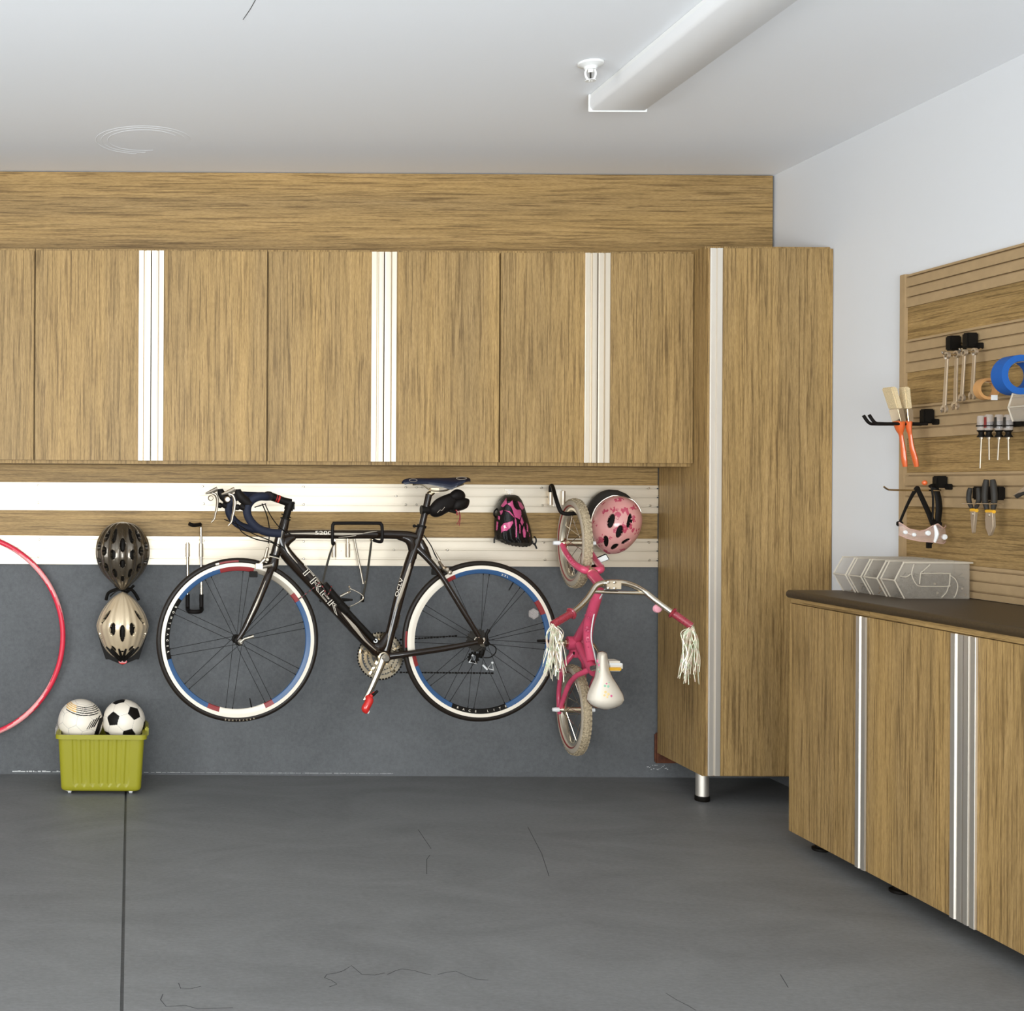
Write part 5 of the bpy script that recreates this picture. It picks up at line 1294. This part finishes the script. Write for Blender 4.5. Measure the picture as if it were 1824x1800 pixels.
# tape rolls on a wire hook
hk = thing('wire_hook', 'long silver wire hook threaded through the tape rolls', 'hook', atX(1800, 665, 2.70))
def roll(px, py, X, R0, R1, wd_, mt, core, label):
    c = atX(px, py, X); r = thing('tape_roll', label, 'tape', c-V((0,0,R1)), 'tape rolls')
    obj('tape', MB().lathe(c-V((0,wd_/2,0)), (0,1,0), [(R0+.003,0),(R1,0),(R1,wd_),(R0+.003,wd_)], 64, closedprof=True), mt, r)
    obj('core', MB().lathe(c-V((0,wd_/2+.0003,0)), (0,1,0), [(R0,0),(R0+.003,0),(R0+.003,wd_),(R0,wd_)], 64, closedprof=True), core, r); return c, r
cB, _ = roll(1809.5, 668, 2.69, .041, .0605, .046, M_TAPEB, M_TAPEB, 'large roll of blue masking tape')
cT, rT = roll(1757, 692.5, 2.69, .0255, .0345, .024, M_TAPET, M_TAPET, 'small tan tape roll left of the blue roll')
e = MB().box((cT.x+.006, cT.y-.0135, cT.z-.036), (cT.x+.026, cT.y-.0122, cT.z-.020)); obj('tape_end', e, M_PURE, rT)
zbt = cB.z+.038; ztt = cT.z+.0225
wp_ = [V((XF-.01, 3.50, cB.z+.030)), V((2.72, 3.52, cB.z+.034)), V((2.69, cB.y-.06, cB.z+.036)), V((2.690, cB.y, cB.z+.0375)), V((2.690, cB.y+.05, cB.z+.010)), V((2.69, (cB.y+cT.y)/2, (cB.z+cT.z)/2+.002)), V((2.69, cT.y, ztt)), V((2.69, cT.y+.03, ztt+.004))]
obj('wire', MB().tube(spline(wp_, 6), .0022, 8), M_STEEL, hk)
obj('slat_plug', MB().box((XF-.028, 3.485, cB.z+.01), (XF-.002, 3.515, cB.z+.05)), M_BLACK, hk, bevel=.003)

# ---------------------------------------------------------------- parts bins
def parts_bin(label, xf, xb_, y0, y1, z, hgt, fill, grp):
    """open-front bin: front faces the photo's left (-x); y0 nearer than y1"""
    r = thing('parts_bin', label, 'bin', ((xf+xb_)/2, (y0+y1)/2, z), grp)
    L = xb_-xf; t = .0022
    prof = [(xb_, z), (xb_, z+hgt), (xf+.028*L/.23, z+hgt), (xf, z+hgt*.50), (xf+.030*L/.23, z)]
    m = MB()
    for yy in (y0, y1-t): m.prism([V((x, yy, h)) for x, h in prof], (0, t, 0))
    m.box((xf+.030*L/.23, y0+t, z), (xb_, y1-t, z+t)); m.box((xb_-t, y0+t, z+t), (xb_, y1-t, z+hgt))
    m.prism([V((xf, y0+t, z+hgt*.5)), V((xf+.030*L/.23, y0+t, z)), V((xf+.030*L/.23+t, y0+t, z)), V((xf+t, y0+t, z+hgt*.5))], (0, y1-y0-2*t, 0))
    BD = obj('bin_body', m, M_FROST, r, flat=True)
    rm = MB()
    for yy in (y0-.0025, y1-.002): rm.box((xf+.026*L/.23, yy, z+hgt-.004), (xb_+.010, yy+.0045, z+hgt+.001))
    rm.box((xb_-.001, y0, z+hgt-.004), (xb_+.010, y1, z+hgt+.001))
    for yy in (y0-.0015, y1-.001):
        rm.tube([V((xf+.028*L/.23, yy, z+hgt)), V((xf, yy, z+hgt*.5)), V((xf+.030*L/.23, yy, z))], .0026, 6)
    rm.tube([V((xf, y0, z+hgt*.5)), V((xf, y1, z+hgt*.5))], .0028, 6)
    obj('rim', rm, M_FROSTR, r)
    if fill:
        rb_ = random.Random(int(y0*1000)); s = MB(); xm = xf+.05; 
        for k in range(fill[1]):
            x = rb_.uniform(xf+.040, xb_-.010); top = hgt*(.58 if fill[0] != 'brass' else .42); zz_ = z+.006+rb_.random()**1.0*top*(.7 if x < xf+.06 else 1)
            p = V((x, rb_.uniform(y0+.008, y1-.008), zz_)); d = V((rb_.uniform(-1,1), rb_.uniform(-.3,.3), rb_.uniform(-1,1))).normalized()
            L_ = rb_.uniform(.008, .018); q = p+d*L_
            q = V((min(max(q.x, xf+.036), xb_-.006), min(max(q.y, y0+.006), y1-.006), max(q.z, z+.005)))
            s.tube([p, q], .0016, 4); s.tube([q, q+(q-p).normalized()*.0014], .0032, 6)
        o = obj('screws', s, M_BRASS if fill[0] == 'brass' else M_SCREWD, None, stuff=True); o['label'] = fill[2]; o['category'] = 'screws'
    return r, BD
M_SCREWD = plain('dull_screws', (.06,.055,.045), .45, .4)
zc = .9175
grp = 'clear parts bins in a row on the countertop'
b1, BD1 = parts_bin('nearest clear parts bin on the worktop, with moulded circle pattern on its side', 2.521, 2.772, 3.912, 3.985, zc, .122, ('steel', 420, 'grey screws filling the nearest clear bin'), grp)
rb = MB(); yy = 3.9108
def onb(px, py): p = at(px, py, yy); return V((p.x, yy, p.z))
for pts in ([(1628,1004),(1624,1020),(1627,1032),(1634,1042),(1642,1044)],[(1657,1005),(1645,1016),(1640,1021),(1638,1040)],[(1640,1021),(1688,1021),(1692,1024),(1691,1040),(1688,1044),(1642,1044)],[(1692,1024),(1702,1032),(1706,1045),(1702,1060),(1699,1064)],[(1690,1042),(1686,1054),(1677,1064)],[(1604,1026),(1614,1027),(1622,1022)]):
    rb.tube(spline([onb(*p) for p in pts], 5), .0017, 6)
obj('moulded_ribs', rb, M_FROSTR, BD1)
hd = MB()
for x, y in ((1715,1048),(1720.5,1059),(1666,1039.5),(1671,1056)): hd.lathe(at(x, y, 3.9145)+V((0,.0035,0)), (0,-1,0), [(0,0),(.004,0),(.004,.001),(.0015,.0012),(0,.0008)], 14)
o = obj('screw_heads', hd, M_SCREW, None); o['label'] = 'bright screw heads pressed against the side of the nearest clear bin'; o['category'] = 'screws'; o['kind'] = 'stuff'
parts_bin('second clear parts bin from the front, holding rusty brass bits', 2.512, 2.772, 3.991, 4.063, zc, .122, ('brass', 160, 'rusty brass bits in the second clear bin'), grp)
parts_bin('third clear parts bin from the front, filled with grey screws', 2.505, 2.772, 4.069, 4.140, zc, .122, ('steel', 300, 'grey screws in the third clear bin from the front'), grp)
parts_bin('rearmost clear parts bin of the row, against the white wall', 2.498, 2.772, 4.146, 4.216, zc, .122, ('brass', 90, 'few rusty bits in the rearmost clear bin'), grp)
# bin hanging on the board at the right edge
zb_ = atX(1815, 750, 2.68).z
hb_, _ = parts_bin('clear bin hanging on the tool board at the right edge', 2.655, 2.765, 3.46, 3.585, zb_, .085, None, None)
obj('hanger_bracket', MB().box((2.70, 3.53, zb_-.016), (XF-.001, 3.58, zb_-.002)).box((2.755, 3.56, zb_-.05), (XF-.001, 3.566, zb_-.005)), M_BLACK, hb_)

# ---------------------------------------------------------------- light, world, camera
def area(name, loc, aim, sx, sy, power, colr, spread=180):
    l = bpy.data.lights.new(name, 'AREA'); l.shape = 'RECTANGLE'; l.size = sx; l.size_y = sy; l.energy = power; l.color = colr; l.spread = math.radians(spread)
    o = bpy.data.objects.new(name, l); col.objects.link(o); o.location = loc
    o.rotation_euler = (V(aim)-V(loc)).to_track_quat('-Z', 'Y').to_euler(); return o
area('garage_door_daylight', (-.2, -3.3, 1.1), (-.2, 5, .7), 5.6, 2.2, 165, (.94, .98, 1.0))
area('bounce_flash', (-.1, -.9, 1.05), (-.1, 1.7, HC), 3.0, 1.8, 190, (.89, .96, 1.0), 140)
area('left_fill', (-3.5, 1.2, 1.2), (2.4, 3.4, .4), 3.0, 2.0, 190, (.95, .98, 1.0), 140)  # fill light added on the left to lift the base cabinet fronts; no door there
area('work_lamp', (-.75, -.9, 1.45), (.35, 5.2, 1.32), .55, .55, 8, (1.0, .83, .60), 100)
wd = bpy.data.worlds.new('sky'); scene.world = wd; wd.use_nodes = True
bg = wd.node_tree.nodes['Background']; bg.inputs[0].default_value = (.95,.97,1,1); bg.inputs[1].default_value = .9
cam = bpy.data.cameras.new('camera'); co = bpy.data.objects.new('camera', cam); col.objects.link(co)
cam.sensor_width = 36; cam.lens = F/1824*36; cam.shift_x = (912-PX)/1824; cam.shift_y = -(900-PY)/1824
cam.clip_start = .05
co.matrix_world = Matrix.Translation((0,0,CH)) @ Matrix.Rotation(PI/2, 4, 'X') @ Matrix.Rotation(ROLL, 4, 'Z')
scene.camera = co
vs_ = scene.view_settings; vs_.view_transform = 'Standard'; vs_.look = 'None'; vs_.exposure = -.49; vs_.gamma = 1; vs_.use_curve_mapping = False
